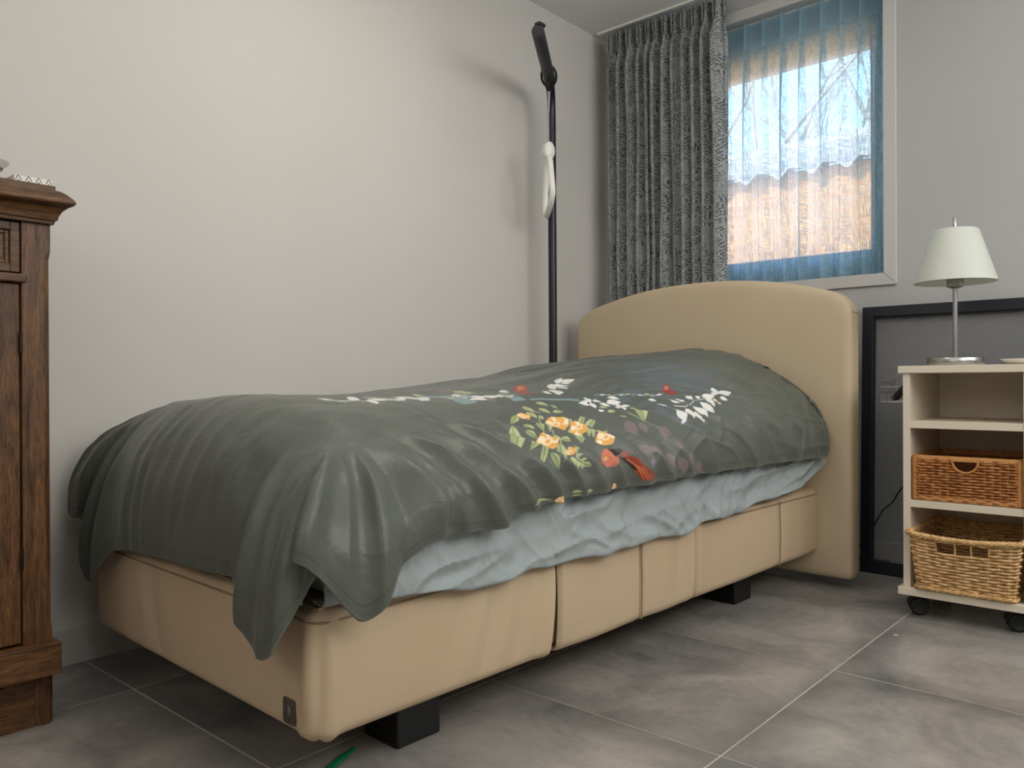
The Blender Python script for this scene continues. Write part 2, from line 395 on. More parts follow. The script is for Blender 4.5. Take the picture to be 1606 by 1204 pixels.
BL, BWD, ZB0, ZB1 = 2.03, 0.975, 0.122, 0.345
bed = thing('bed', 'single bed with a beige leatherette upholstered box base and tall arched headboard', 'bed', tuple(bw_(0.48, 1.0, 0)))
core = MB(); bbox(core, 0.02, BWD-0.02, 0.02, BL-0.005, ZB0+0.012, ZB1-0.012); core.build('base_core', m_leather, bed, bevel=0.01)
# upholstered side panels: strips swept along the outside of the base
def strip(path, name, folds=(), sag=0.0, seamL=0.006, seamR=0.006, gap=0.0, pinch=0.0):
    # path: list of (u, v, nu, nv, s) ; s = running length
    mb = MB(); rows = []; nz = 22; L = path[-1][4]
    for (u, v, nu, nv, s) in path:
        row = []
        for k in range(nz+1):
            t = k/nz; z = ZB0 + (ZB1-ZB0)*t
            edge = 1 - abs(2*t-1)**6; rr = 0.014*(1-math.sqrt(max(0, 1-(max(0, abs(2*t-1)-0.84)/0.16)**2)))
            o = -rr + 0.004*(1-(2*t-1)**2)
            o -= 0.010*math.exp(-(s/seamL)**2) + 0.010*math.exp(-((L-s)/seamR)**2)
            for (s0, tilt, amp, wd) in folds:
                o += amp*math.exp(-((s-(s0+tilt*(1-t)))/wd)**2)*edge*(0.35+0.65*math.sin(PI*min(1, max(0, t*0.9+0.05))))
            zz = z - (sag*math.sin(PI*s/L)**2)*(1-t)**3
            if pinch: o += pinch*math.exp(-(t/0.16)**2)*(math.exp(-((s-s_corner-0.014)/0.008)**2) + math.exp(-((s-s_corner+0.052)/0.010)**2) - 1.1*math.exp(-((s-s_corner+0.02)/0.014)**2)); zz -= pinch*1.1*math.exp(-(t/0.10)**2)*(math.exp(-((s-s_corner-0.01)/0.016)**2) + math.exp(-((s-s_corner+0.048)/0.016)**2))
            dv = -gap*(1-t)**1.3*max(0, (s-(L-0.10))/0.10)**2
            o += gap*0.25*(1-t)*math.exp(-((L-s-0.01)/0.03)**2)
            row.append(bw_(u + nu*o, v + nv*o + dv, zz))
        # closing rim over the top and under the bottom
        row = [bw_(u - nu*0.03, v - nv*0.03, ZB0+0.006)] + row + [bw_(u - nu*0.05, v - nv*0.05, ZB1 + 0.001)]
        rows.append(row)
    mb.grid(rows); return mb.build(name, m_leather, bed, smooth=True)
def straight(v0, v1, n=50):
    return [(BWD, v0+(v1-v0)*i/n, 1, 0, (v1-v0)*i/n) for i in range(n+1)]
G = 0.0012; R = 0.026
# foot panel: left corner, foot, right corner and on to the first pleat, one piece of leatherette
pth = []; s = 0
def addp(u, v, nu, nv):
    global s
    if pth: s += math.hypot(u-pth[-1][0], v-pth[-1][1])
    pth.append((u, v, nu, nv, s))
for i in range(14): addp(0, 0.5 - (0.5-R)*i/13, -1, 0)
for i in range(1, 8):
    q = PI/2*i/8; addp(R - R*math.cos(q), R - R*math.sin(q), -math.cos(q), -math.sin(q))
for i in range(90): addp(R + (BWD-2*R)*i/89, 0, 0, -1)
for i in range(1, 8):
    q = PI/2*i/8; addp(BWD-R + R*math.sin(q), R - R*math.cos(q), math.sin(q), -math.cos(q))
s_corner = s
for i in range(80): addp(BWD, R + (0.612-G-R)*i/79, 1, 0)
sL = s
strip(pth, 'foot_cover', folds=[(sL-0.012, 0.0, 0.006, 0.03), (sL-0.07, -0.02, 0.005, 0.016), (sL-0.10, -0.03, -0.005, 0.012), (sL-0.14, -0.04, 0.006, 0.016), (sL-0.18, -0.05, -0.006, 0.014), (sL-0.22, -0.06, 0.006, 0.018), (sL-0.27, -0.07, -0.003, 0.02),
      (s_corner+0.012, 0, 0.007, 0.015), (s_corner-0.035, 0.0, 0.005, 0.015), (s_corner-0.012, 0, -0.004, 0.009), (0.75, 0.05, 0.003, 0.03), (0.80, 0.07, -0.003, 0.02), (0.9, 0.03, 0.002, 0.05)], sag=0.0, seamR=0.004, gap=0.030, pinch=0.0042)
strip(straight(0.612+G+0.006, 0.941-G), 'side_cover', folds=[(0.012, 0, 0.005, 0.02)], sag=0.003)
strip(straight(0.941+G, 1.203-G), 'side_cover', folds=[(0.25, 0, 0.005, 0.018), (0.18, -0.02, -0.003, 0.015), (0.12, -0.03, 0.003, 0.02)], sag=0.003, gap=0.010)
strip(straight(1.203+G+0.004, 1.731-G), 'side_cover', folds=[(0.012, 0, 0.004, 0.02)], sag=0.002)
strip(straight(1.731+G, BL), 'side_cover', folds=[(0.05, 0, 0.002, 0.02)], sag=0.002)
lf = [(0, BL - (BL-0.5-G)*i/30, -1, 0, (BL-0.5)*i/30) for i in range(31)]
strip(lf, 'side_cover')
# top deck of the base with piped edge
dk = MB(); rows = []
for i in range(13):
    v = 0.012 + (BL-0.012)*i/12; rows.append([bw_(0.012 + (BWD-0.024)*k/12, v, ZB1-0.002) for k in range(13)])
dk.grid(rows); dk.build('deck', m_leather, bed, solid=0.004)
pp = [bw_(0.006, 1.9, ZB1-0.012)] + [bw_(0.002, 0.5, ZB1-0.014)] + [bw_(R-(R+0.002)*math.cos(q), R-(R+0.002)*math.sin(q), ZB1-0.022) for q in [PI/2*i/6 for i in range(7)]] + \
     [bw_(BWD-R+(R+0.002)*math.sin(q), R-(R+0.002)*math.cos(q), ZB1-0.022) for q in [PI/2*i/6 for i in range(7)]] + [bw_(BWD+0.002, v, ZB1-0.018) for v in (0.3, 0.6, 1.2, BL-0.01)]
MB().tube(pp, 0.0022, 6).build('piping', m_piping, bed, smooth=True)
for (v, w2) in ((0.941, 0.0016), (1.731, 0.0016)):
    MB().tube([bw_(BWD+0.001, v, ZB0+0.004), bw_(BWD+0.0035, v, ZB0+0.1), bw_(BWD+0.001, v, ZB1-0.012)], w2, 6).build('seam', m_piping, bed, smooth=True)
for u in (0.105, 0.762):
    for v in (0.25, 1.625):
        lg = MB(); bbox(lg, u, u+0.11, v, v+0.112, 0.0, ZB0+0.03); lg.build('leg', m_black, bed, bevel=0.004)
# metal badge
def badge():
    zc, uc = 0.162, 0.900; w2, h2 = 0.018, 0.0215
    def arcpts(): 
        out = []
        for (cx, cz, a0) in ((1,1,0),(-1,1,PI/2),(-1,-1,PI),(1,-1,1.5*PI)):
            for k in range(5):
                q = a0 + PI/2*k/4; out.append((uc + cx*(w2-0.004) + 0.004*math.cos(q), zc + cz*(h2-0.004) + 0.004*math.sin(q)))
        return out
    P = arcpts(); n = len(P); v0, v1 = -0.0065, -0.0035
    pl = MB().add([bw_(a, v0, b) for a, b in P] + [bw_(a, v1, b) for a, b in P], [tuple(range(n)), tuple(range(2*n-1, n-1, -1))] + [(i, i+n, (i+1) % n+n, (i+1) % n) for i in range(n)])
    b = pl.build('badge', m_badge, bed)
    for (du, dz) in ((-0.014, 0.0175), (0.014, 0.0175), (-0.014, -0.0175), (0.014, -0.0175)):
        MB().add(*disc(uc+du, zc+dz, -0.0078, 0.0014)).build('rivet', m_steel, b)
    e = MB()
    for (r, a0, a1) in ((0.012, -0.9, 1.1), (0.007, -0.8, 1.0)):
        e.tube([bw_(uc - 0.006 + r*math.cos(q), -0.0069, zc + r*math.sin(q)) for q in [a0 + (a1-a0)*k/8 for k in range(9)]], [0.0004 + 0.0012*math.sin(PI*k/8) for k in range(9)], 6)
    e.add(*disc(uc-0.012, zc+0.001, -0.0075, 0.0016)); e.add(*disc(uc+0.001, zc+0.012, -0.0075, 0.0018))
    e.build('emblem', m_steel, b)
def disc(u, z, v, r, n=10):
    vs = [bw_(u + r*math.cos(2*PI*k/n), v, z + r*math.sin(2*PI*k/n)) for k in range(n)] + [bw_(u + r*math.cos(2*PI*k/n), v+0.003, z + r*math.sin(2*PI*k/n)) for k in range(n)]
    return vs, [tuple(range(n)), tuple(range(2*n-1, n-1, -1))] + [(i, i+n, (i+1) % n+n, (i+1) % n) for i in range(n)]
badge()

# headboard
def hb_outline(inset=0.0, n=40):
    u0, u1 = -0.102+inset, 1.092-inset; uc = (u0+u1)/2; zl = 0.985-inset; zp = 1.108-inset; zb = 0.038+inset
    # broad arch through the shoulders, round corners
    hw = (u1-u0)/2; rc = 0.085
    pts = [(u1, zb+0.02)]
    pts += [(u1, zl - 0.045)]
    def arch(u): return zp - (zp - (zl+0.035))*abs((u-uc)/(hw-0.03))**2.15
    ue = u1 - rc
    for k in range(1, 9):
        t = k/9; a = Vector((u1, zl-0.045)); b = Vector((u1, zl+0.028)); c = Vector((ue, arch(ue)))
        p = a*(1-t)**2 + b*2*t*(1-t) + c*t*t; pts.append((p.x, p.y))
    for k in range(n+1):
        u = ue + (2*uc-2*ue)*k/n; pts.append((u, arch(u)))
    right = pts[:10]
    pts += [(2*uc - p[0], p[1]) for p in right[::-1]]
    # lower corners
    pts[-1] = (u0, zb+0.02); pts += [(u0+0.006, zb+0.004), (u0+0.02, zb), (u1-0.02, zb), (u1-0.006, zb+0.004)]
    return pts
def headboard():
    V0, V1 = BL+0.001, BL+0.085; rows = []
    for (ins, v) in ((0.30, V0-0.006), (0.10, V0-0.005), (0.03, V0-0.003), (0.014, V0), (0.006, V0+0.005), (0.0015, V0+0.012), (0, V0+0.02), (0, V1-0.02), (0.002, V1-0.010), (0.008, V1-0.003), (0.02, V1)):
        rows.append([bw_(a, v, b) for a, b in hb_outline(ins)])
    mb = MB().grid(rows, closed=True); n = len(rows[0])
    mb.f.append(tuple(range(n))); mb.f.append(tuple((len(rows)-1)*n + k for k in range(n))[::-1])
    h = mb.build('headboard', m_leather_head, bed, smooth=True)
    o = hb_outline(0.0045)
    MB().tube([bw_(a, V0+0.010, b) for a, b in o], 0.0022, 6, closed=True).build('piping', m_leather_head, h, smooth=True)
    for (a, b) in ((hb_outline(0)[2]), (hb_outline(0)[-8])):
        MB().tube([bw_(a, V0+0.013, b), bw_(a, V1-0.012, b)], 0.0014, 6).build('seam', m_piping, h, smooth=True)
headboard()

# mattress with its fitted sheet
mat_t = thing('mattress', 'mattress under a crumpled blue-grey fitted sheet, lying on the beige bed base', 'mattress', tuple(bw_(0.48, 1.0, ZB1)))
mm = MB(); bbox(mm, 0.03, 0.94, 0.05, 1.99, ZB1+0.001, 0.53); mm.build('mattress_core', m_white_plastic, mat_t, bevel=0.03)

#BEGIN_DUVET
def vnoise(x, y, seed):
    # smooth value noise, numpy
    r = np.random.RandomState(seed); T = r.rand(64, 64)*2-1
    xi = np.floor(x).astype(int); yi = np.floor(y).astype(int); fx = x-xi; fy = y-yi
    fx = fx*fx*fx*(fx*(fx*6-15)+10); fy = fy*fy*fy*(fy*(fy*6-15)+10)
    g = lambda i, j: T[i % 64, j % 64]
    return (g(xi,yi)*(1-fx)+g(xi+1,yi)*fx)*(1-fy) + (g(xi,yi+1)*(1-fx)+g(xi+1,yi+1)*fx)*fy
def fbm(x, y, seed, oct=4):
    s = 0; a = 1; 
    for k in range(oct): s = s + a*vnoise(x*2**k, y*2**k, seed+k); a *= 0.5
    return s
def curve(keys, vals, x):
    # smooth interpolation (finite difference Hermite)
    keys = np.array(keys, float); vals = np.array(vals, float); x = np.clip(x, keys[0], keys[-1])
    i = np.clip(np.searchsorted(keys, x, side='right')-1, 0, len(keys)-2)
    dk = np.diff(keys); dv = np.diff(vals)/dk; m = np.zeros(len(keys)); m[1:-1] = 0.5*(dv[1:]+dv[:-1]); m[0] = dv[0]; m[-1] = dv[-1]
    bad = np.zeros(len(keys), bool); bad[1:-1] = dv[1:]*dv[:-1] <= 0; m[bad] = 0
    h = dk[i]; t = (x-keys[i])/h
    return (2*t**3-3*t*t+1)*vals[i] + (t**3-2*t*t+t)*h*m[i] + (-2*t**3+3*t*t)*vals[i+1] + (t**3-t*t)*h*m[i+1]
IU0, IU1, IV0, IV1 = 0.15, 0.80, 0.16, 1.985      # flat top region of the duvet
LL, LR, LF = 0.44, 0.44, 0.46                      # overhang lengths left, right, foot
# hem keys: k, u, v, z      (k runs: left side head -> left foot corner -> foot -> right corner -> right side head)
HEM = [
 (-2.20, -0.035, 1.985, 0.60), (-1.6, -0.055, 1.40, 0.50), (-0.8, -0.07, 0.60, 0.46), (-0.45, -0.078, 0.20, 0.45), (-0.30, -0.080, 0.03, 0.445),
 (-0.235, -0.066, -0.036, 0.438), (-0.185, -0.058, -0.042, 0.396), (-0.13, -0.020, -0.036, 0.392), (-0.08, 0.010, -0.015, 0.395), (-0.03, 0.045, -0.040, 0.34), (0.04, 0.088, -0.052, 0.255),
 (0.09, 0.125, -0.050, 0.280), (0.15, 0.200, -0.046, 0.338), (0.22, 0.27, -0.042, 0.353), (0.35, 0.36, -0.040, 0.360), (0.50, 0.50, -0.038, 0.364), (0.66, 0.66, -0.040, 0.370),
 (0.76, 0.755, -0.040, 0.374), (0.80, 0.785, -0.044, 0.352), (0.86, 0.825, -0.058, 0.318), (0.92, 0.885, -0.074, 0.288), (0.96, 0.930, -0.080, 0.279), (1.00, 0.965, -0.078, 0.292),
 (1.04, 0.990, -0.066, 0.335), (1.08, 1.012, -0.040, 0.385), (1.11, 1.020, -0.030, 0.425), (1.14, 1.024, -0.050, 0.447), (1.17, 1.040, -0.035, 0.418), (1.22, 1.052, 0.010, 0.362), (1.26, 1.052, 0.046, 0.334),
 (1.31, 1.060, 0.095, 0.375), (1.37, 1.055, 0.16, 0.425), (1.43, 1.045, 0.225, 0.447), (1.54, 1.050, 0.335, 0.441), (1.66, 1.045, 0.463, 0.465), (1.87, 1.045, 0.674, 0.476),
 (2.05, 1.042, 0.847, 0.480), (2.63, 1.040, 1.432, 0.477), (3.00, 1.045, 1.80, 0.470), (3.19, 1.036, 1.985, 0.468)]
HK = [h[0] for h in HEM]
KD = np.linspace(-2.3, 3.3, 2801)
def smoothed(j, w):
    y = curve(HK, [h[j] for h in HEM], KD); n = int(w/0.002); ker = np.exp(-0.5*(np.arange(-3*n, 3*n+1)/n)**2); ker /= ker.sum()
    return np.convolve(np.pad(y, 3*n, mode='edge'), ker, mode='valid')
S1 = [None] + [smoothed(j, 0.11) for j in (1, 2, 3)]
S2 = [None] + [smoothed(j, 0.035) for j in (1, 2, 3)]
def zcrown(v): return curve([-0.3, 0.0, 0.18, 0.39, 0.76, 1.2, 1.35, 1.7, 1.97, 2.05], [0.672, 0.690, 0.695, 0.691, 0.712, 0.756, 0.779, 0.815, 0.836, 0.838], v)
def ztop(u, v):
    x = (u-0.45)/0.42
    right = curve([0, 0.3, 0.74, 1.0, 1.1, 1.5], [0, 0.004, 0.042, 0.098, 0.123, 0.26], np.clip(x, 0, 1.5))
    left = 0.030*np.clip(-x, 0, 2)**2
    side = curve([-0.1, 0.4, 1.0, 1.5, 2.0], [0.85, 0.62, 0.80, 0.95, 1.0], v)
    return zcrown(v) - right*side - left*(1.35-0.35*side) - 0.20*np.clip(0.16-v, 0, 1)**1.5
def duvet_point(a, b):
    """cloth coordinates (a across, b along) -> u, v, z on the bed"""
    qu = np.clip(a, IU0, IU1); qv = np.clip(b, IV0, IV1)
    da = a-qu; db = b-qv; d = np.hypot(da, db)
    phi = np.arctan2(np.abs(da), np.maximum(-db, 0)+1e-9)/(np.pi/2)     # 0 foot, 1 side
    side_r = da > 0; Ls = np.where(side_r, LR, LL)
    L = np.minimum(Ls/np.maximum(np.sin(phi*np.pi/2), 1e-6), LF/np.maximum(np.cos(phi*np.pi/2), 1e-6))
    tau = np.clip(d/L, 0, 1)
    k = np.where(db < 0, np.where(da > 0, IU1 + phi*0.55, np.where(da < 0, IU0 - phi*0.55, qu)), np.where(da > 0, IU1+0.55 + (qv-IV0), IU0-0.55-(qv-IV0)))
    k = np.where((da == 0) & (db < 0), qu, k)
    hu = curve(HK, [h[1] for h in HEM], k); hv = curve(HK, [h[2] for h in HEM], k); hz = curve(HK, [h[3] for h in HEM], k)
    zt = ztop(qu, qv)
    su = np.interp(k, KD, S1[1]); sv = np.interp(k, KD, S1[2])
    mu = np.interp(k, KD, S2[1]); mv = np.interp(k, KD, S2[2]); mz = np.interp(k, KD, S2[3])
    dx = su-qu; dy = sv-qv; D = np.hypot(dx, dy)+1e-9; nx = dx/D; ny = dy/D
    c = 0.50
    p1u = qu+c*dx; p1v = qv+c*dy; p1z = ztop(p1u, p1v)
    bul = 0.018
    p2u = mu+nx*bul; p2v = mv+ny*bul; p2z = mz + 0.62*(zt-mz)
    t = tau; w0 = (1-t)**3; w1 = 3*t*(1-t)**2; w2 = 3*t*t*(1-t); w3 = t**3
    u = w0*qu+w1*p1u+w2*p2u+w3*hu; v = w0*qv+w1*p1v+w2*p2v+w3*hv; z = w0*zt+w1*p1z+w2*p2z+w3*hz
    u = np.where(d > 0, u, a); v = np.where(d > 0, v, b); z = np.where(d > 0, z, ztop(a, b))
    return u, v, z, tau, k, nx, ny
def ridge(x, w): return np.exp(-np.sqrt((x/w)**2+0.09)*1.3+0.39) - 0.45*np.exp(-((x-1.7*w)/(1.3*w))**2) - 0.45*np.exp(-((x+1.7*w)/(1.3*w))**2)
FOLDS = [  # k at hem, lean (k shift from hem to top), amplitude, width, tau start
 (1.44, -0.10, 0.012, 0.016, 0.3), (1.50, -0.13, 0.008, 0.013, 0.3), (1.57, -0.16, 0.013, 0.016, 0.1), (1.66, -0.17, 0.010, 0.015, 0.2), (1.74, -0.18, 0.012, 0.018, 0.0), (1.83, -0.20, 0.009, 0.014, 0.2),
 (1.90, -0.20, 0.011, 0.018, 0.05), (1.99, -0.22, 0.009, 0.015, 0.2), (2.07, -0.22, 0.012, 0.020, 0.0), (2.17, -0.24, 0.008, 0.016, 0.1), (2.27, -0.26, 0.010, 0.020, 0.0), (2.40, -0.30, 0.009, 0.022, 0.0),
 (2.52, -0.30, 0.006, 0.016, 0.1), (2.62, -0.36, 0.010, 0.026, 0.0), (2.78, -0.36, 0.006, 0.02, 0.1), (2.90, -0.4, 0.007, 0.03, 0.1),
 (0.22, 0.02, 0.006, 0.02, 0.1), (0.30, 0.01, 0.006, 0.016, 0.0), (0.37, 0.0, 0.005, 0.014, 0.1), (0.43, -0.01, 0.006, 0.02, 0.0), (0.50, -0.01, 0.004, 0.014, 0.2), (0.57, -0.02, 0.006, 0.02, 0.1), (0.65, -0.02, 0.005, 0.016, 0.1), (0.72, -0.03, 0.006, 0.018, 0.2),
 (0.88, -0.04, 0.008, 0.022, 0.25), (0.95, -0.03, 0.006, 0.014, 0.4), (1.135, 0.02, 0.014, 0.022, 0.30), (1.06, 0.02, -0.012, 0.022, 0.40), (1.22, 0.01, 0.006, 0.016, 0.3), (1.29, 0.0, 0.010, 0.018, 0.25), (1.36, -0.04, -0.008, 0.018, 0.3),
 (0.10, 0.02, 0.006, 0.016, 0.3), (-0.06, 0.0, -0.008, 0.02, 0.3), (0.01, 0.0, 0.008, 0.018, 0.2), (-0.2, 0.0, 0.003, 0.02, 0.2)]
def duvet_surface(a, b):
    u, v, z, tau, k, nx, ny = duvet_point(a, b)
    disp = np.zeros_like(a)
    kk = k + 0.022*vnoise(tau*3+k*2, k*5, 61)
    for (k0, lean, amp, w, t0) in FOLDS:
        env = np.clip((tau-t0)/0.35, 0, 1); env = env*env*(3-2*env)
        ww = w*(0.95+0.6*tau)
        disp = disp + (0.5 if 0.15 < k0 < 0.8 else 1.4 if k0 < 1.86 else 1.0)*amp*env*ridge(kk-(k0+lean*(1-tau)), ww)
    f1 = vnoise(k*9 + tau*3.0 + 1.5*vnoise(k*3, tau*2, 44), tau*1.7+2, 45)
    disp = disp + 0.006*np.clip(tau*2.2-0.3, 0, 1)*(0.35-np.abs(f1))*np.clip((k-1.3)*6, 0, 1)
    # soft undulation of the filling and long wrinkles on top
    disp = disp + 0.006*fbm(a*3.2+7, b*2.6+3, 11, 3) + 0.0035*fbm(a*9, b*5, 23, 3)
    wr = vnoise(a*26 + 3*vnoise(a*3, b*2.5, 41) + b*(-7.0), b*2.2+5, 31)
    hd = np.clip((b-0.75)/0.5, 0, 1)
    disp = disp + 0.0055*hd*(np.abs(wr)*-2+0.8)*np.clip(1-tau*0.6, 0, 1)
    wr2 = vnoise(a*14 + b*17 + 2*vnoise(a*5, b*4, 71), (b-a)*4, 72)
    crum = np.clip((b-1.45)/0.3, 0, 1)*np.clip((a-0.72)/0.12, 0, 1)
    disp = disp + 0.006*crum*(0.6-1.6*np.abs(wr2))
    wr3 = vnoise(a*8 - b*16 + 2*vnoise(a*4, b*4, 81), (b+a)*5, 82)
    disp = disp + 0.002*np.clip((0.9-b)/0.4, 0, 1)*np.clip(b/0.2, 0, 1)*(0.5-1.2*np.abs(wr3))
    return u, v, z, disp, tau, k, nx, ny
def duvet_grid():
    A = np.concatenate([np.linspace(IU0-LL, IU0, 90, endpoint=False), np.linspace(IU0, 0.5, 90, endpoint=False), np.linspace(0.5, IU1+LR, 380)])
    B = np.concatenate([np.linspace(IV0-LF, IV0, 130, endpoint=False), np.linspace(IV0, 0.42, 80, endpoint=False), np.linspace(0.42, 1.8, 620, endpoint=False), np.linspace(1.8, 2.0, 50)])
    return A, B
def duvet_world():
    A, B = duvet_grid(); a, b = np.meshgrid(A, B, indexing='xy')
    u, v, z, disp, tau, k, nx, ny = duvet_surface(a, b)
    th = math.radians(1.65)
    def world(u, v): return 0.134+u*math.cos(th)+v*math.sin(th), 0.79-u*math.sin(th)+v*math.cos(th)
    x, y = world(u, v); P = np.stack([x, y, z], -1)
    da = np.gradient(P, axis=1); db = np.gradient(P, axis=0); N = np.cross(da, db); N /= (np.linalg.norm(N, axis=-1, keepdims=True)+1e-12)
    P = P + N*disp[..., None]
    return A, B, P, N, tau
#END_DUVET

# fitted sheet skirt bulging over the mattress side
def sheet():
    def row(u_edge, kind, v, outs): pass
    mb = MB()
    vb = [0.0, 0.111, 0.272, 0.384, 0.464, 0.64, 0.775, 0.952, 1.097, 1.22, 1.342, 1.488, 1.809, 1.90, 2.0]
    zb = [0.352, 0.350, 0.335, 0.323, 0.330, 0.336, 0.325, 0.333, 0.321, 0.344, 0.336, 0.355, 0.372, 0.40, 0.43]
    n = 560; m = 60
    V = np.linspace(0.015, 2.0, n); T = np.linspace(0, 1, m); v, t = np.meshgrid(V, T, indexing='ij')
    z0 = curve(vb, zb, v) + 0.004*vnoise(v*16, v*0, 5)
    prof_u = curve([0, 0.12, 0.35, 0.6, 0.85, 0.95, 1.0], [0.90, 0.955, 0.992, 1.008, 1.010, 1.000, 0.972], t)
    prof_z = curve([0, 0.12, 0.35, 0.6, 0.85, 0.95, 1.0], [1.0, 0.93, 0.66, 0.36, 0.06, -0.02, 0.03], t)
    u = prof_u.copy(); z = z0 + (0.54-z0)*prof_z
    # foot end turns in
    cl = np.clip((0.13-v)/0.13, 0, 1); u = u - 0.05*cl*cl
    cr = fbm(v*5+t*0.8, t*1.6, 91, 4)*0.012 + (0.4-np.abs(vnoise(v*11+t*2.6+2*vnoise(v*4, t*2, 13), t*1.6, 17)))*0.016 + (0.4-np.abs(vnoise(v*24-t*5, t*3, 19)))*0.005 + (0.35-np.abs(vnoise(v*5.5+1.5*vnoise(v*3, t*2, 33), t*4.2+v*2, 29)))*0.018
    env = np.sin(np.pi*np.clip(t, 0, 1))**0.5; u = u + cr*env; z = z + 0.35*cr*env*(t > 0.5)
    bunch = np.exp(-((v-1.17-0.05*t)/0.035)**2); u = u + 0.010*bunch*np.sin(v*420)*0.4*env
    mb.grid([[bw_(u[i, j], v[i, j], z[i, j]) for j in range(m)] for i in range(n)])
    o = mb.build('fitted_sheet', m_sheet, mat_t, smooth=True)
    md = o.modifiers.new('t', 'SOLIDIFY'); md.thickness = 0.0015
    # remaining sheet over the top, foot and left side
    fm = MB(); rows = []
    for i in range(60):
        vv = 0.04 + 1.95*i/59; rr = []
        for (uu, zz) in ((0.012, 0.36), (0.008, 0.45), (0.02, 0.52), (0.06, 0.540), (0.3, 0.543), (0.6, 0.543), (0.90, 0.540)):
            rr.append(bw_(uu, vv, zz))
        rows.append(rr)
    rows.insert(0, [bw_(0.03 + 0.87*j/6, 0.022, 0.50) for j in range(7)]); rows.insert(0, [bw_(0.03+0.87*j/6, 0.015, 0.42) for j in range(7)]); rows.insert(0, [bw_(0.03+0.87*j/6, 0.020, 0.352) for j in range(7)])
    fm.grid(rows).build('sheet_top', m_sheet, mat_t, smooth=True, solid=0.0015)
sheet()

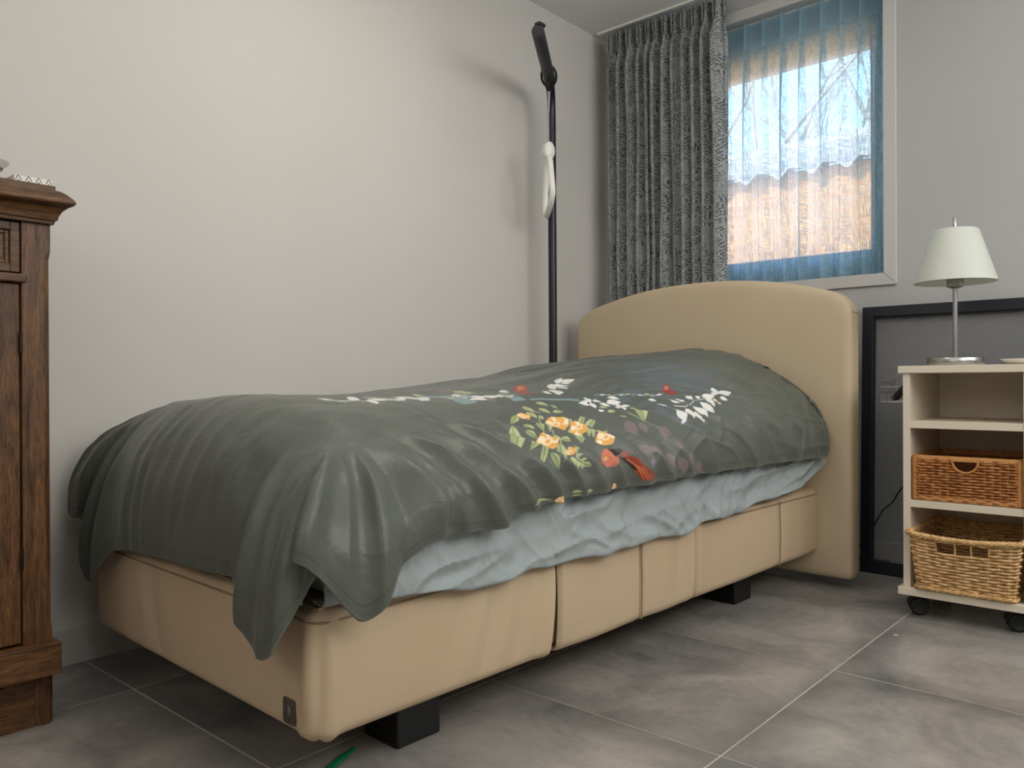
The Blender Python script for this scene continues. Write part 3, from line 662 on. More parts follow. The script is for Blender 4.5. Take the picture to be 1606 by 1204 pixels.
# ------------------------------------------------------------ duvet
#PRINT_BEGIN
PRINT = [
 ('S',[(1.1095,0.7940),(1.0862,0.8740),(1.0883,0.9326),(1.1190,0.9885),(1.1823,1.0220)],0.0030,'m'),
 ('L',(0.9824,0.9235),(1.0737,0.8910),0.0417,'m'),
 ('L',(1.0107,0.9495),(1.0563,0.9543),0.0201,'m'),
 ('L',(1.0076,1.0115),(1.1085,0.9919),0.0472,'m'),
 ('L',(1.0374,1.0448),(1.0972,1.0233),0.0307,'m'),
 ('L',(1.0972,1.0233),(1.1676,1.0364),0.0341,'m'),
 ('L',(1.1031,0.8802),(1.1672,0.9146),0.0303,'m'),
 ('L',(1.1209,0.9074),(1.1514,0.9375),0.0220,'m'),
 ('L',(1.1510,0.9831),(1.2112,0.9919),0.0295,'m'),
 ('L',(1.1762,1.0167),(1.2339,1.0459),0.0289,'m'),
 ('L',(1.1562,0.9160),(1.1986,0.9028),0.0130,'m'),
 ('L',(1.1667,1.0516),(1.2284,1.0875),0.0340,'m'),
 ('L',(1.2018,1.1040),(1.2400,1.1478),0.0284,'m'),
 ('L',(1.1496,0.9269),(1.1686,0.9670),0.0226,'m'),
 ('S',[(0.8839,0.5375),(0.9052,0.5601),(0.9466,0.5758),(0.9883,0.6059)],0.0030,'g'),
 ('S',[(0.9703,0.7095),(1.0036,0.7400),(1.0296,0.7666)],0.0030,'g'),
 ('S',[(0.9677,0.6509),(1.0524,0.6110),(1.0765,0.6174)],0.0030,'g'),
 ('S',[(0.8822,0.6798),(0.9186,0.6497),(0.9881,0.6117)],0.0030,'g'),
 ('S',[(1.0608,0.6426),(1.1090,0.6313),(1.1421,0.6493)],0.0030,'g'),
 ('S',[(0.9296,0.9888),(0.9634,0.9960),(1.0092,1.0050)],0.0030,'g'),
 ('L',(0.8571,0.6205),(0.8968,0.5703),0.0203,'g','d'),
 ('L',(0.9217,0.5509),(1.0421,0.4723),0.0349,'g','d'),
 ('L',(0.8101,0.6875),(0.8633,0.6777),0.0241,'g'),
 ('L',(0.8501,0.6619),(0.8924,0.6656),0.0168,'g'),
 ('L',(0.8066,0.7356),(0.8321,0.7626),0.0185,'g'),
 ('L',(0.8293,0.7713),(0.8539,0.7771),0.0146,'g','d'),
 ('L',(0.8354,0.7205),(0.8737,0.7322),0.0209,'g'),
 ('L',(0.8657,0.7465),(0.8731,0.7804),0.0186,'g'),
 ('L',(0.8526,0.6906),(0.8750,0.6892),0.0134,'g'),
 ('L',(0.8833,0.6773),(0.9037,0.6747),0.0126,'g'),
 ('L',(0.9109,0.6001),(0.9531,0.6034),0.0217,'g','d'),
 ('L',(0.9194,0.6376),(0.9539,0.6276),0.0191,'g','d'),
 ('L',(0.9563,0.5651),(0.9919,0.5791),0.0122,'g','d'),
 ('L',(1.0039,0.5737),(1.0367,0.5245),0.0289,'g','d'),
 ('L',(0.9077,0.7337),(0.9619,0.7164),0.0279,'g','d'),
 ('L',(0.9196,0.6676),(0.9692,0.6407),0.0153,'g'),
 ('L',(0.9703,0.7095),(1.0525,0.6882),0.0397,'g','d'),
 ('L',(1.0008,0.6522),(1.0271,0.6697),0.0173,'g','d'),
 ('L',(1.0416,0.6122),(1.1191,0.5800),0.0252,'g','d'),
 ('L',(1.0290,0.5628),(1.1140,0.5170),0.0156,'g','d'),
 ('L',(1.0760,0.5587),(1.1354,0.5676),0.0139,'g','d'),
 ('L',(0.9652,0.7560),(0.9150,0.8253),0.0168,'g','d'),
 ('L',(0.9792,0.7674),(0.9493,0.8335),0.0239,'g','d'),
 ('L',(0.9938,0.7456),(1.0271,0.7361),0.0100,'g'),
 ('L',(1.0065,0.7528),(1.0373,0.7442),0.0094,'g'),
 ('L',(1.0431,0.7539),(1.0062,0.8298),0.0242,'g','d'),
 ('L',(1.1049,0.6314),(1.1084,0.6459),0.0102,'g'),
 ('L',(1.1228,0.6393),(1.1270,0.6526),0.0099,'g'),
 ('L',(1.1340,0.6398),(1.1535,0.6604),0.0146,'g','d'),
 ('L',(1.0476,0.6599),(1.0949,0.6326),0.0129,'g'),
 ('L',(1.1005,0.6210),(1.1402,0.6088),0.0214,'g'),
 ('L',(1.1171,0.6270),(1.1515,0.6230),0.0161,'g'),
 ('L',(1.1273,0.6344),(1.1559,0.6402),0.0090,'g'),
 ('L',(0.9846,0.6468),(1.0170,0.6342),0.0186,'g'),
 ('L',(0.8684,0.9302),(0.8821,0.9548),0.0096,'g'),
 ('L',(0.8952,0.9411),(0.9036,0.9660),0.0150,'g'),
 ('L',(0.9352,0.9410),(0.9438,0.9737),0.0182,'g'),
 ('L',(0.8987,1.0424),(0.9921,1.0001),0.0390,'g','d'),
 ('L',(1.2252,0.4636),(1.2344,0.5310),0.0096,'g'),
 ('L',(1.2281,0.6038),(1.2263,0.6247),0.0106,'g'),
 ('L',(1.2400,0.6037),(1.2356,0.6260),0.0036,'g'),
 ('L',(1.2306,0.6397),(1.2321,0.6667),0.0100,'g'),
 ('F',(0.8674,0.6388),0.0191),
 ('F',(0.9373,0.6898),0.0295),
 ('F',(1.0164,0.5943),0.0298),
 ('F',(0.9822,0.7315),0.0235),
 ('F',(1.0552,0.7711),0.0280),
 ('F',(1.0827,0.6237),0.0124),
 ('F',(1.2328,0.5447),0.0097),
 ('F',(1.2344,0.7464),0.0091),
 ('B',(1.2400,0.6070),0.0000,'o'),
 ('L',(0.8342,0.9308),(0.8328,0.8778),0.0263,'w'),
 ('L',(0.8348,0.9336),(0.8091,0.9223),0.0158,'w'),
 ('L',(0.8397,0.9225),(0.8717,0.9152),0.0178,'w'),
 ('L',(0.8354,0.9366),(0.8446,0.9664),0.0171,'w'),
 ('L',(0.8529,0.9457),(0.8803,0.9663),0.0184,'w'),
 ('L',(0.8325,1.0017),(0.8522,1.0393),0.0175,'w'),
 ('L',(0.8590,0.9738),(0.8640,1.0334),0.0264,'w'),
 ('L',(0.8669,1.0141),(0.9199,0.9881),0.0288,'w'),
 ('L',(0.8813,1.0187),(0.8922,1.0445),0.0157,'w'),
 ('L',(0.8843,0.9819),(0.9027,0.9829),0.0117,'w'),
 ('L',(0.8851,0.9134),(0.8876,0.9352),0.0132,'w'),
 ('B',(0.8399,0.9157),0.0047,'k'),
 ('S',[(0.9504,1.1868),(0.9724,1.2199),(0.9456,1.2990),(0.9543,1.3684)],0.0030,'w'),
 ('L',(0.8881,1.1305),(0.9069,1.1483),0.0118,'w'),
 ('L',(0.9479,1.1577),(0.9170,1.1383),0.0193,'w'),
 ('L',(0.9509,1.2124),(0.9060,1.1934),0.0245,'w'),
 ('L',(0.9382,1.2569),(0.9070,1.2452),0.0180,'w'),
 ('L',(0.9364,1.3072),(0.8971,1.2978),0.0209,'w'),
 ('L',(0.9458,1.3277),(0.9196,1.3345),0.0154,'w'),
 ('L',(0.9391,1.3532),(0.9448,1.4178),0.0312,'w'),
 ('L',(0.9446,1.4023),(0.9247,1.3880),0.0120,'w'),
 ('L',(0.8851,1.4898),(0.9275,1.4611),0.0255,'w'),
 ('L',(0.9311,1.4670),(0.9336,1.5391),0.0343,'w'),
 ('L',(0.9592,1.4255),(0.9813,1.4471),0.0170,'w'),
 ('L',(0.9361,1.4546),(0.9565,1.4690),0.0145,'w'),
 ('L',(0.9324,1.4101),(0.9452,1.4454),0.0197,'w'),
 ('L',(0.9765,1.2151),(1.0333,1.1962),0.0291,'w'),
 ('L',(0.9708,1.2439),(1.0429,1.2581),0.0349,'w'),
 ('L',(1.0010,1.2298),(1.0642,1.2146),0.0220,'w'),
 ('L',(0.9616,1.3088),(1.0382,1.3148),0.0363,'w'),
 ('L',(0.9445,1.3566),(0.9996,1.3478),0.0274,'w'),
 ('L',(0.9527,1.4048),(0.9965,1.3789),0.0254,'c'),
 ('P',[(0.9634,1.1765),(0.9801,1.1942),(1.0085,1.1862),(1.0349,1.1569),(1.0578,1.0968),(1.0255,1.1458),(0.9911,1.1558)],'w'),
 ('P',[(1.1259,0.7136),(1.1069,0.7249),(1.1014,0.7683),(1.1269,0.7803),(1.1466,0.7751),(1.1699,0.7463),(1.1653,0.7224),(1.1434,0.7088)],'p'),
 ('P',[(1.0963,0.7535),(1.1094,0.7918),(1.1226,0.7972),(1.1399,0.7536),(1.1227,0.7438)],'k'),
 ('B',(1.1186,0.7324),0.0156,'o'),
 ('B',(1.1485,0.7385),0.0106,'o'),
 ('B',(1.1346,0.7246),0.0061,'y'),
 ('P',[(1.1229,0.7858),(1.1334,0.8181),(1.1365,0.8148),(1.1363,0.7961),(1.1468,0.8152),(1.1441,0.7942)],'r'),
 ('P',[(1.1307,0.7873),(1.1415,0.8045),(1.2092,0.9071),(1.2299,0.9041),(1.2280,0.8469),(1.1869,0.8149),(1.1553,0.7893)],'r'),
 ('P',[(1.1346,0.7736),(1.1447,0.7964),(1.1922,0.8294),(1.1941,0.8206)],'k'),
 ('S',[(1.1516,0.8004),(1.1786,0.8225),(1.2225,0.8496)],0.0030,'o'),
 ('S',[(1.1516,0.8004),(1.1786,0.8225),(1.2247,0.8632)],0.0030,'o'),
 ('S',[(1.1516,0.8004),(1.1786,0.8225),(1.2253,0.8880)],0.0030,'o'),
 ('P',[(0.8594,1.2316),(0.8272,1.2839),(0.8230,1.3170),(0.8612,1.2805),(0.8827,1.2985),(0.8808,1.2653),(0.8590,1.2440)],'r'),
 ('P',[(0.8382,1.2732),(0.8309,1.3013),(0.8552,1.2760),(0.8543,1.2577)],'o'),
 ('P',[(0.6460,0.8239),(0.6135,0.8745),(0.6209,0.9056),(0.6806,0.8463),(0.7382,0.7875),(0.7627,0.7869),(0.7400,0.7615),(0.7003,0.7750)],'r'),
 ('P',[(0.6252,0.8622),(0.6326,0.8830),(0.6771,0.8406),(0.6805,0.8088)],'o'),
 ('L',(0.7294,0.8507),(0.7575,0.8445),0.0161,'w'),
 ('L',(0.7232,0.8887),(0.7642,0.8625),0.0245,'w'),
 ('L',(0.7446,0.8909),(0.7757,0.8704),0.0197,'w'),
 ('L',(0.7581,0.8648),(0.7802,0.8605),0.0135,'w'),
 ('L',(0.7077,0.9424),(0.7471,0.9320),0.0211,'w'),
 ('L',(0.6628,0.9870),(0.7102,0.9510),0.0290,'w'),
 ('L',(0.6707,0.9974),(0.6861,1.0245),0.0171,'w'),
 ('L',(0.7015,0.9468),(0.6628,0.9870),0.0165,'w'),
 ('L',(0.6580,0.7629),(0.6731,0.7833),0.0147,'w'),
 ('L',(0.7387,0.6979),(0.7409,0.7311),0.0180,'w'),
 ('L',(0.6648,0.9906),(0.6308,1.0499),0.0236,'w'),
 ('L',(0.6691,1.0105),(0.6620,1.0705),0.0294,'w'),
 ('L',(0.7062,0.9474),(0.6999,0.9982),0.0255,'w'),
 ('L',(0.7238,0.9078),(0.6559,0.9760),0.0247,'w'),
 ('L',(0.7645,0.8469),(0.7425,0.8330),0.0149,'w'),
 ('P',[(0.6877,0.5602),(0.6946,0.6029),(0.7480,0.5974),(0.7573,0.5435),(0.7279,0.5388)],'t'),
 ('P',[(0.7434,0.7029),(0.7536,0.7332),(0.7849,0.7280),(0.7743,0.6907)],'t'),
 ('S',[(0.7864,0.7388),(0.8182,0.8971)],0.0100,'t'),
 ('L',(0.5978,0.6540),(0.6672,0.6483),0.0332,'g','d'),
 ('L',(0.6371,0.6572),(0.6433,0.6915),0.0186,'g','d'),
 ('L',(0.6592,0.7572),(0.6944,0.7621),0.0189,'w'),
 ('L',(0.7284,0.6087),(0.7230,0.6630),0.0212,'w'),
 ('L',(0.6849,0.5370),(0.6891,0.5747),0.0200,'w'),
 ('P',[(0.5433,0.6387),(0.5286,0.6969),(0.6121,0.6428),(0.6023,0.6012)],'m'),
 ('L',(0.8095,0.9659),(0.8097,0.9950),0.0086,'t'),
 ('L',(0.8137,0.9886),(0.8166,1.0166),0.0055,'w'),
 ('L',(0.8161,1.0146),(0.8292,1.0306),0.0071,'g'),
 ('L',(0.8297,1.0278),(0.8315,1.0570),0.0056,'t'),
 ('L',(0.8340,1.0519),(0.8387,1.0788),0.0060,'w'),
 ('L',(0.8371,1.0778),(0.8410,1.1060),0.0053,'g'),
 ('L',(0.8457,1.0986),(0.8477,1.1297),0.0055,'t'),
 ('L',(0.8495,1.1247),(0.8547,1.1532),0.0086,'w'),
 ('L',(0.8504,1.1555),(0.8551,1.1846),0.0083,'g'),
 ('L',(0.8634,1.1713),(0.8635,1.2071),0.0124,'t'),
 ('L',(0.8641,1.2034),(0.8670,1.2351),0.0071,'w'),
 ('L',(0.6522,0.5269),(0.5911,0.5228),0.0276,'g'),
 ('L',(0.6526,0.2554),(0.6900,0.2652),0.0174,'t'),
 ('L',(0.6867,0.5795),(0.6958,0.6209),0.0191,'g'),
 ('L',(0.6630,0.5403),(0.7120,0.5478),0.0223,'m'),
 ('L',(0.6299,0.4631),(0.5960,0.4427),0.0178,'t'),
 ('L',(0.6620,0.5149),(0.6696,0.4749),0.0183,'w'),
 ('L',(0.6481,0.4407),(0.6724,0.4050),0.0195,'t'),
 ('L',(0.6465,0.4557),(0.6591,0.4022),0.0247,'w'),
 ('L',(0.6480,0.3568),(0.6432,0.3967),0.0181,'t'),
 ('L',(0.6668,0.5735),(0.6351,0.5219),0.0272,'t'),
 ('L',(0.6431,0.3870),(0.6576,0.4328),0.0216,'w'),
 ('L',(0.6864,0.5786),(0.6462,0.5929),0.0192,'t'),
 ('L',(0.7034,0.5949),(0.6661,0.6331),0.0240,'w'),
 ('L',(0.6661,0.5088),(0.6882,0.4659),0.0217,'w'),
 ('L',(0.6470,0.2790),(0.6145,0.2342),0.0249,'w'),
 ('L',(0.7207,0.6839),(0.7374,0.7440),0.0281,'g'),
 ('L',(0.6518,0.3411),(0.6760,0.3996),0.0285,'w'),
 ('L',(0.6495,0.5237),(0.6390,0.4859),0.0177,'w'),
 ('L',(0.7144,0.6285),(0.7275,0.5884),0.0190,'w'),
 ('L',(0.7224,0.6685),(0.7312,0.6295),0.0180,'m'),
 ('L',(0.6562,0.5246),(0.6473,0.4678),0.0259,'w'),
 ('L',(0.6971,0.6125),(0.7147,0.6555),0.0209,'w'),
 ('L',(0.6309,0.5101),(0.6382,0.5455),0.0163,'t'),
 ('L',(0.6685,0.5461),(0.6913,0.5677),0.0141,'g'),
 ('L',(0.6512,0.4522),(0.6120,0.4575),0.0178,'w'),
 ('L',(0.7385,0.6900),(0.7087,0.7028),0.0146,'w'),
 ('L',(0.6382,0.3174),(0.6673,0.2593),0.0292,'g'),
 ('L',(0.6485,0.3235),(0.5946,0.3336),0.0246,'w'),
 ('L',(0.6358,0.2882),(0.6337,0.2528),0.0160,'t'),
 ('L',(0.6592,0.3899),(0.6015,0.3667),0.0280,'g'),
 ('L',(0.6902,0.5952),(0.6371,0.6247),0.0273,'w'),
 ('L',(0.7142,0.6663),(0.7335,0.6053),0.0288,'w'),
 ('L',(0.6560,0.3409),(0.7091,0.3289),0.0245,'w'),
 ('L',(0.6871,0.5902),(0.6911,0.6445),0.0245,'t'),
 ('L',(0.6450,0.2947),(0.6687,0.2612),0.0185,'g'),
 ('L',(0.6508,0.3579),(0.6016,0.3762),0.0236,'t'),
 ('L',(0.7188,0.6349),(0.7265,0.6982),0.0287,'w'),
 ('L',(0.7149,0.6494),(0.7690,0.6387),0.0248,'m'),
 ('L',(0.6422,0.2749),(0.6779,0.3283),0.0289,'w'),
 ('L',(0.6240,0.4495),(0.6196,0.5074),0.0261,'m'),
 ('L',(0.6397,0.2844),(0.6694,0.2980),0.0147,'t'),
 ('L',(0.6490,0.3080),(0.6941,0.3058),0.0203,'m'),
 ('L',(0.7350,0.7084),(0.6889,0.7428),0.0259,'t'),
 ('L',(0.6580,0.5451),(0.6800,0.5670),0.0140,'t'),
 ('L',(0.6391,0.4980),(0.6142,0.4458),0.0260,'w'),
 ('L',(0.6868,0.5794),(0.6623,0.5994),0.0142,'g'),
 ('L',(0.6389,0.2708),(0.6632,0.2628),0.0147,'g')]
#PRINT_END
def duvet():
    A, B, P, N, tau = duvet_world(); nb, na = P.shape[:2]
    # turned-under hem: extra rings below the free edges (left, right, foot)
    cloth = np.stack(np.meshgrid(A, B, indexing='xy'), -1)
    col = paint(A, B)
    verts = P.reshape(-1, 3); idx = np.arange(nb*na).reshape(nb, na)
    q = np.stack([idx[:-1, :-1], idx[:-1, 1:], idx[1:, 1:], idx[1:, :-1]], -1).reshape(-1, 4)
    loop = np.concatenate([idx[::-1, 0], idx[0, 1:], idx[1:, -1]])             # head-left, foot, head-right
    Lp = verts[loop]; Ln = N.reshape(-1, 3)[loop]
    rings = []; base = len(verts)
    for (inn, up) in ((0.004, -0.003), (0.010, -0.001), (0.014, 0.008), (0.014, 0.040)):
        rings.append(Lp - Ln*inn + np.array([0, 0, up]))
    allv = np.concatenate([verts] + rings); prev = loop; n = len(loop); qs = [q]
    for r in range(4):
        cur = base + r*n + np.arange(n); qs.append(np.stack([prev[:-1], cur[:-1], cur[1:], prev[1:]], -1)); prev = cur
    Q = np.concatenate(qs)
    me = bpy.data.meshes.new('duvet'); me.vertices.add(len(allv)); me.vertices.foreach_set('co', (allv - np.array(bw_(0.48, 1.0, 0.54))).astype(np.float32).ravel())
    me.loops.add(Q.size); me.loops.foreach_set('vertex_index', Q.astype(np.int32).ravel())
    me.polygons.add(len(Q)); me.polygons.foreach_set('loop_start', (np.arange(len(Q))*4).astype(np.int32)); me.polygons.foreach_set('loop_total', np.full(len(Q), 4, np.int32))
    me.update(calc_edges=True); me.polygons.foreach_set('use_smooth', np.ones(len(Q), bool))
    c = np.concatenate([col.reshape(-1, 4)] + [col.reshape(-1, 4)[loop]]*4).astype(np.float32)
    at = me.color_attributes.new('print', 'FLOAT_COLOR', 'POINT'); at.data.foreach_set('color', c.ravel())
    cl = np.concatenate([cloth.reshape(-1, 2)] + [cloth.reshape(-1, 2)[loop]]*4); cl = np.concatenate([cl, np.zeros((len(cl), 1))], 1).astype(np.float32)
    av = me.attributes.new('cloth', 'FLOAT_VECTOR', 'POINT'); av.data.foreach_set('vector', cl.ravel())
    me.materials.append(m_duvet); me.validate()
    o = bpy.data.objects.new('duvet', me); o.location = bw_(0.48, 1.0, 0.54); link(o)
    tag(o, 'dark green-grey duvet printed with flowers, leaves and red birds, spread over the bed', 'duvet')
PC = dict(w=(226,224,218), m=(122,108,107), y=(226,168,84), c=(244,224,190), g=(182,190,140), d=(120,138,92), t=(128,150,152), r=(146,58,40), o=(206,112,66), k=(42,30,28), p=(190,110,96))
def paint(A, B):
    col = np.zeros((len(B), len(A), 4), np.float32)
    def fill(poly, c):
        poly = np.array(poly); x0, y0 = poly.min(0); x1, y1 = poly.max(0)
        i0, i1 = np.searchsorted(A, x0), np.searchsorted(A, x1); j0, j1 = np.searchsorted(B, y0), np.searchsorted(B, y1)
        if i1 <= i0 or j1 <= j0: return
        i0 = max(i0-1, 0); j0 = max(j0-1, 0); i1 = min(i1+1, len(A)); j1 = min(j1+1, len(B))
        X0, Y0 = np.meshgrid(A[i0:i1], B[j0:j1], indexing='xy'); n = len(poly); cov = np.zeros(X0.shape, np.float32)
        for ox in (-0.33, 0, 0.33):
            for oy in (-0.33, 0, 0.33):
                X = X0+ox*0.002; Y = Y0+oy*0.0023; ins = np.zeros(X.shape, bool)
                for k in range(n):
                    xa, ya = poly[k]; xb, yb = poly[(k+1) % n]
                    if ya == yb: continue
                    ins ^= ((ya > Y) != (yb > Y)) & (X < (xb-xa)*(Y-ya)/(yb-ya)+xa)
                cov += ins/9.0
        cov = cov[..., None]; reg = col[j0:j1, i0:i1]; al = reg[..., 3:4]; na_ = cov + al*(1-cov)
        reg[..., :3] = np.where(na_ > 1e-5, (c[:3]*cov + reg[..., :3]*al*(1-cov))/np.maximum(na_, 1e-5), reg[..., :3]); reg[..., 3:4] = na_
    def C(k): return np.array(lin(PC[k]), np.float32)
    def leaf(p, q, w, c, vein=None):
        p = np.array(p); q = np.array(q); d = q-p; L = np.hypot(*d); n = np.array([-d[1], d[0]])/max(L, 1e-6)
        ts = np.linspace(0, 1, 13); prof = np.sin(np.pi*ts**0.8)*w/2; bend = 0.06*L*np.sin(np.pi*ts)
        up = [p+d*t+n*(s+e) for t, s, e in zip(ts, prof, bend)]; dn = [p+d*t-n*(s-e) for t, s, e in zip(ts, prof, bend)]
        fill(up+dn[::-1], C(c))
        if c == 'g' and w > 0.008: fill(dn[2:-1]+[p+d*t+n*e for t, e in zip(ts, bend)][2:-1][::-1], C('d')*0.5+C('g')*0.5)
        if vein: line([p+d*t+n*e for t, e in zip(ts, bend)], 0.0022, vein); 
    def line(pts, w, c):
        pts = [np.array(p) for p in pts]
        for a, b in zip(pts[:-1], pts[1:]):
            d = b-a; L = np.hypot(*d)
            if L < 1e-6: continue
            n = np.array([-d[1], d[0]])/L*max(w, 0.003)/2; e = d/L*0.001; fill([a+n-e, b+n+e, b-n+e, a-n-e], C(c))
    def blob(p, r, c, asp=1.0, ph=0.0, wob=0.12):
        ts = np.linspace(0, 2*np.pi, 22, endpoint=False); fill([(p[0]+r*asp*math.cos(t)*(1+wob*math.sin(5*t+ph)), p[1]+r*math.sin(t)*(1+wob*math.cos(4*t+ph))) for t in ts], C(c))
    def flower(p, r):
        rs = np.random.RandomState(int(1e4*(p[0]+p[1]*3)) % 9999); blob(p, r, 'y')
        for k in range(9):
            q = 2*math.pi*k/9+rs.rand(); rad = r*(0.55+0.3*rs.rand()); blob((p[0]+rad*math.cos(q), p[1]+rad*math.sin(q)), r*0.30, 'c' if k % 2 else 'y', 1.2, k)
        blob(p, r*0.36, 'c'); blob(p, r*0.2, 'y')
    # stitched line just inside the free edges
    aa, bb = np.meshgrid(A, B, indexing='xy'); de = np.minimum(np.minimum(aa-A[0], A[-1]-aa), bb-B[0])
    m = (de > 0.016) & (de < 0.020); col[m] = list(lin((58,62,56))[:3]) + [0.35]
    m = de < 0.003; col[m] = list(lin((140,144,136))[:3]) + [0.3]
    for it in PRINT:
        kd = it[0]
        if kd == 'L': leaf(it[1], it[2], it[3], it[4], it[5] if len(it) > 5 else None)
        elif kd == 'S': line(it[1], it[2], it[3])
        elif kd == 'F': flower(it[1], it[2])
        elif kd == 'B': blob(it[1], it[2], it[3], *(it[4:]))
        elif kd == 'P': fill(it[1], C(it[2]))
    return col
duvet()

# ------------------------------------------------------------ bed pole and hand grip
def bez(pts, n=10):
    out = []
    P = [Vector(p) for p in pts]
    for k in range(n+1):
        t = k/n; Q = P[:]
        while len(Q) > 1: Q = [Q[i]*(1-t)+Q[i+1]*t for i in range(len(Q)-1)]
        out.append(Q[0])
    return out
bx, by = 0.124, 2.62; ax, ay = 0.431, 2.158; zt = 1.956
pole = thing('lifting_pole', 'tall black steel bed lifting pole standing between bed and left wall', 'pole', (bx, by, 0))
path = [(bx, by, 0.02), (bx, by, 0.9), (bx-0.002, by, 1.80)] + bez([(bx-0.002, by, 1.80), (bx-0.003, by, 1.945), (bx+0.05, by-0.075, zt)], 10)[1:] + [(bx+0.10, by-0.155, zt)]
MB().tube(path, 0.0175, 20).build('upright', m_black, pole, smooth=True)
d = Vector((ax-bx, ay-by, 0)).normalized(); a0 = Vector((bx, by, zt)) + d*0.085; a1 = Vector((ax, ay, zt))
MB().tube([a0, a0+d*0.002, a1-d*0.004, a1], [0.021, 0.023, 0.023, 0.021], 24).build('arm_sleeve', m_sleeve, pole, smooth=True)
MB().tube([a1-d*0.001, a1+d*0.003], [0.019, 0.018], 24).build('end_cap', m_blackmat, pole, smooth=True)
MB().box(ax-0.012, ax+0.012, ay-0.004, ay+0.03, zt+0.018, zt+0.030).build('stop_block', m_blackmat, pole, bevel=0.002)
MB().lathe([(0.055, 0.0), (0.055, 0.006), (0.045, 0.012), (0.02, 0.02)], (bx, by, 0)).build('foot_plate', m_black, pole, smooth=True)

hc = Vector((bx, by, zt)) + d*0.135
grip = thing('hand_grip', 'white plastic triangular hand grip hanging on a strap from the black pole', 'hand grip', (hc.x, hc.y, 1.37))
sd = Vector((-d.y, d.x, 0))
loopp = [hc + sd*(0.030*math.cos(q)) + Vector((0, 0, 0.031*math.sin(q))) + d*(0.03*math.sin(q)) for q in [PI*1.35 - (PI*1.7)*k/16 for k in range(17)]]
kn = hc + Vector((0.0, 0, -0.075))
MB().tube([kn] + loopp + [kn], 0.005, 8).build('sling', m_blackmat, grip, smooth=True)
kb = Vector((hc.x-0.004, hc.y, 1.694))
MB().tube([kn + Vector((0, 0, 0.012)), kn, (kn+kb)/2 + Vector((-0.003, 0.0, 0)), kb], [0.006, 0.005, 0.004, 0.004], 8).build('strap', m_strap, grip, smooth=True)
g2 = Vector((d.x*0.6+sd.x*0.8, d.y*0.6+sd.y*0.8, 0)).normalized()
cf = Vector((0.664, -0.748, 0))                                   # towards the room
rg = Vector((0.748, 0.664, 0))
kc = Vector((kb.x, kb.y, 1.655)); nrm = (cf*0.80 + rg*0.55).normalized(); s2 = Vector((-nrm.y, nrm.x, 0))
rows = []
for (r, o) in ((0.020, -0.016), (0.026, -0.011), (0.027, 0.010), (0.022, 0.016)):
    rows.append([kc + s2*(r*math.cos(2*PI*k/20)*0.95) + Vector((0, 0, 1))*(r*1.35*math.sin(2*PI*k/20)) + nrm*o for k in range(20)])
kb_ = MB().grid(rows, closed=True); kb_.f += [tuple(range(20)), tuple(range(79, 59, -1))]; kb_.build('knob', m_white_plastic, grip, smooth=True)
# triangular ring seen nearly edge on
pl = (rg*0.18 + cf*1.0).normalized()                                # direction in the ring's plane
top = Vector((kc.x, kc.y, 1.632)); W2 = 0.067
tri = [top + pl*0.010, top + pl*0.03 + Vector((0, 0, -0.03)), top + pl*W2 + Vector((0, 0, -0.135)), top + pl*(W2+0.002) + Vector((0, 0, -0.165)), top + pl*(W2-0.022) + Vector((0, 0, -0.192)),
       top - pl*(W2-0.03) + Vector((0, 0, -0.232)), top - pl*(W2-0.008) + Vector((0, 0, -0.222)), top - pl*(W2) + Vector((0, 0, -0.19)), top - pl*0.03 + Vector((0, 0, -0.03)), top - pl*0.010]
MB().tube(tri, 0.0125, 12, closed=True).build('grip_ring', m_white_plastic, grip, smooth=True)

# ------------------------------------------------------------ drape
def cloth_obj(name, fn, su, sv, nu, nv, mat, parent=None):
    S = np.linspace(0, su, nu); T = np.linspace(0, sv, nv); s, t = np.meshgrid(S, T, indexing='ij')
    x, y, z = fn(s, t); off = part_origin(parent) if parent else Vector((0, 0, 0))
    P = np.stack([x-off.x, y-off.y, z-off.z], -1).reshape(-1, 3); idx = np.arange(nu*nv).reshape(nu, nv)
    Q = np.stack([idx[:-1, :-1], idx[1:, :-1], idx[1:, 1:], idx[:-1, 1:]], -1).reshape(-1, 4)
    me = bpy.data.meshes.new(name); me.from_pydata(P.tolist(), [], Q.tolist()); me.polygons.foreach_set('use_smooth', np.ones(len(Q), bool))
    av = me.attributes.new('cloth', 'FLOAT_VECTOR', 'POINT'); av.data.foreach_set('vector', np.stack([s, t, s*0], -1).astype(np.float32).ravel())
    me.materials.append(mat); o = bpy.data.objects.new(name, me); link(o, parent); return o
dr = thing('drape', 'heavy grey patterned drape gathered at the left of the window, hanging from ceiling track', 'curtain', (0.37, 3.09, 0.03))
DX0, DX1, DZ0, DZ1 = 0.066, 0.672, 0.03, 2.334; DH = DZ1-DZ0; NF = 12.5
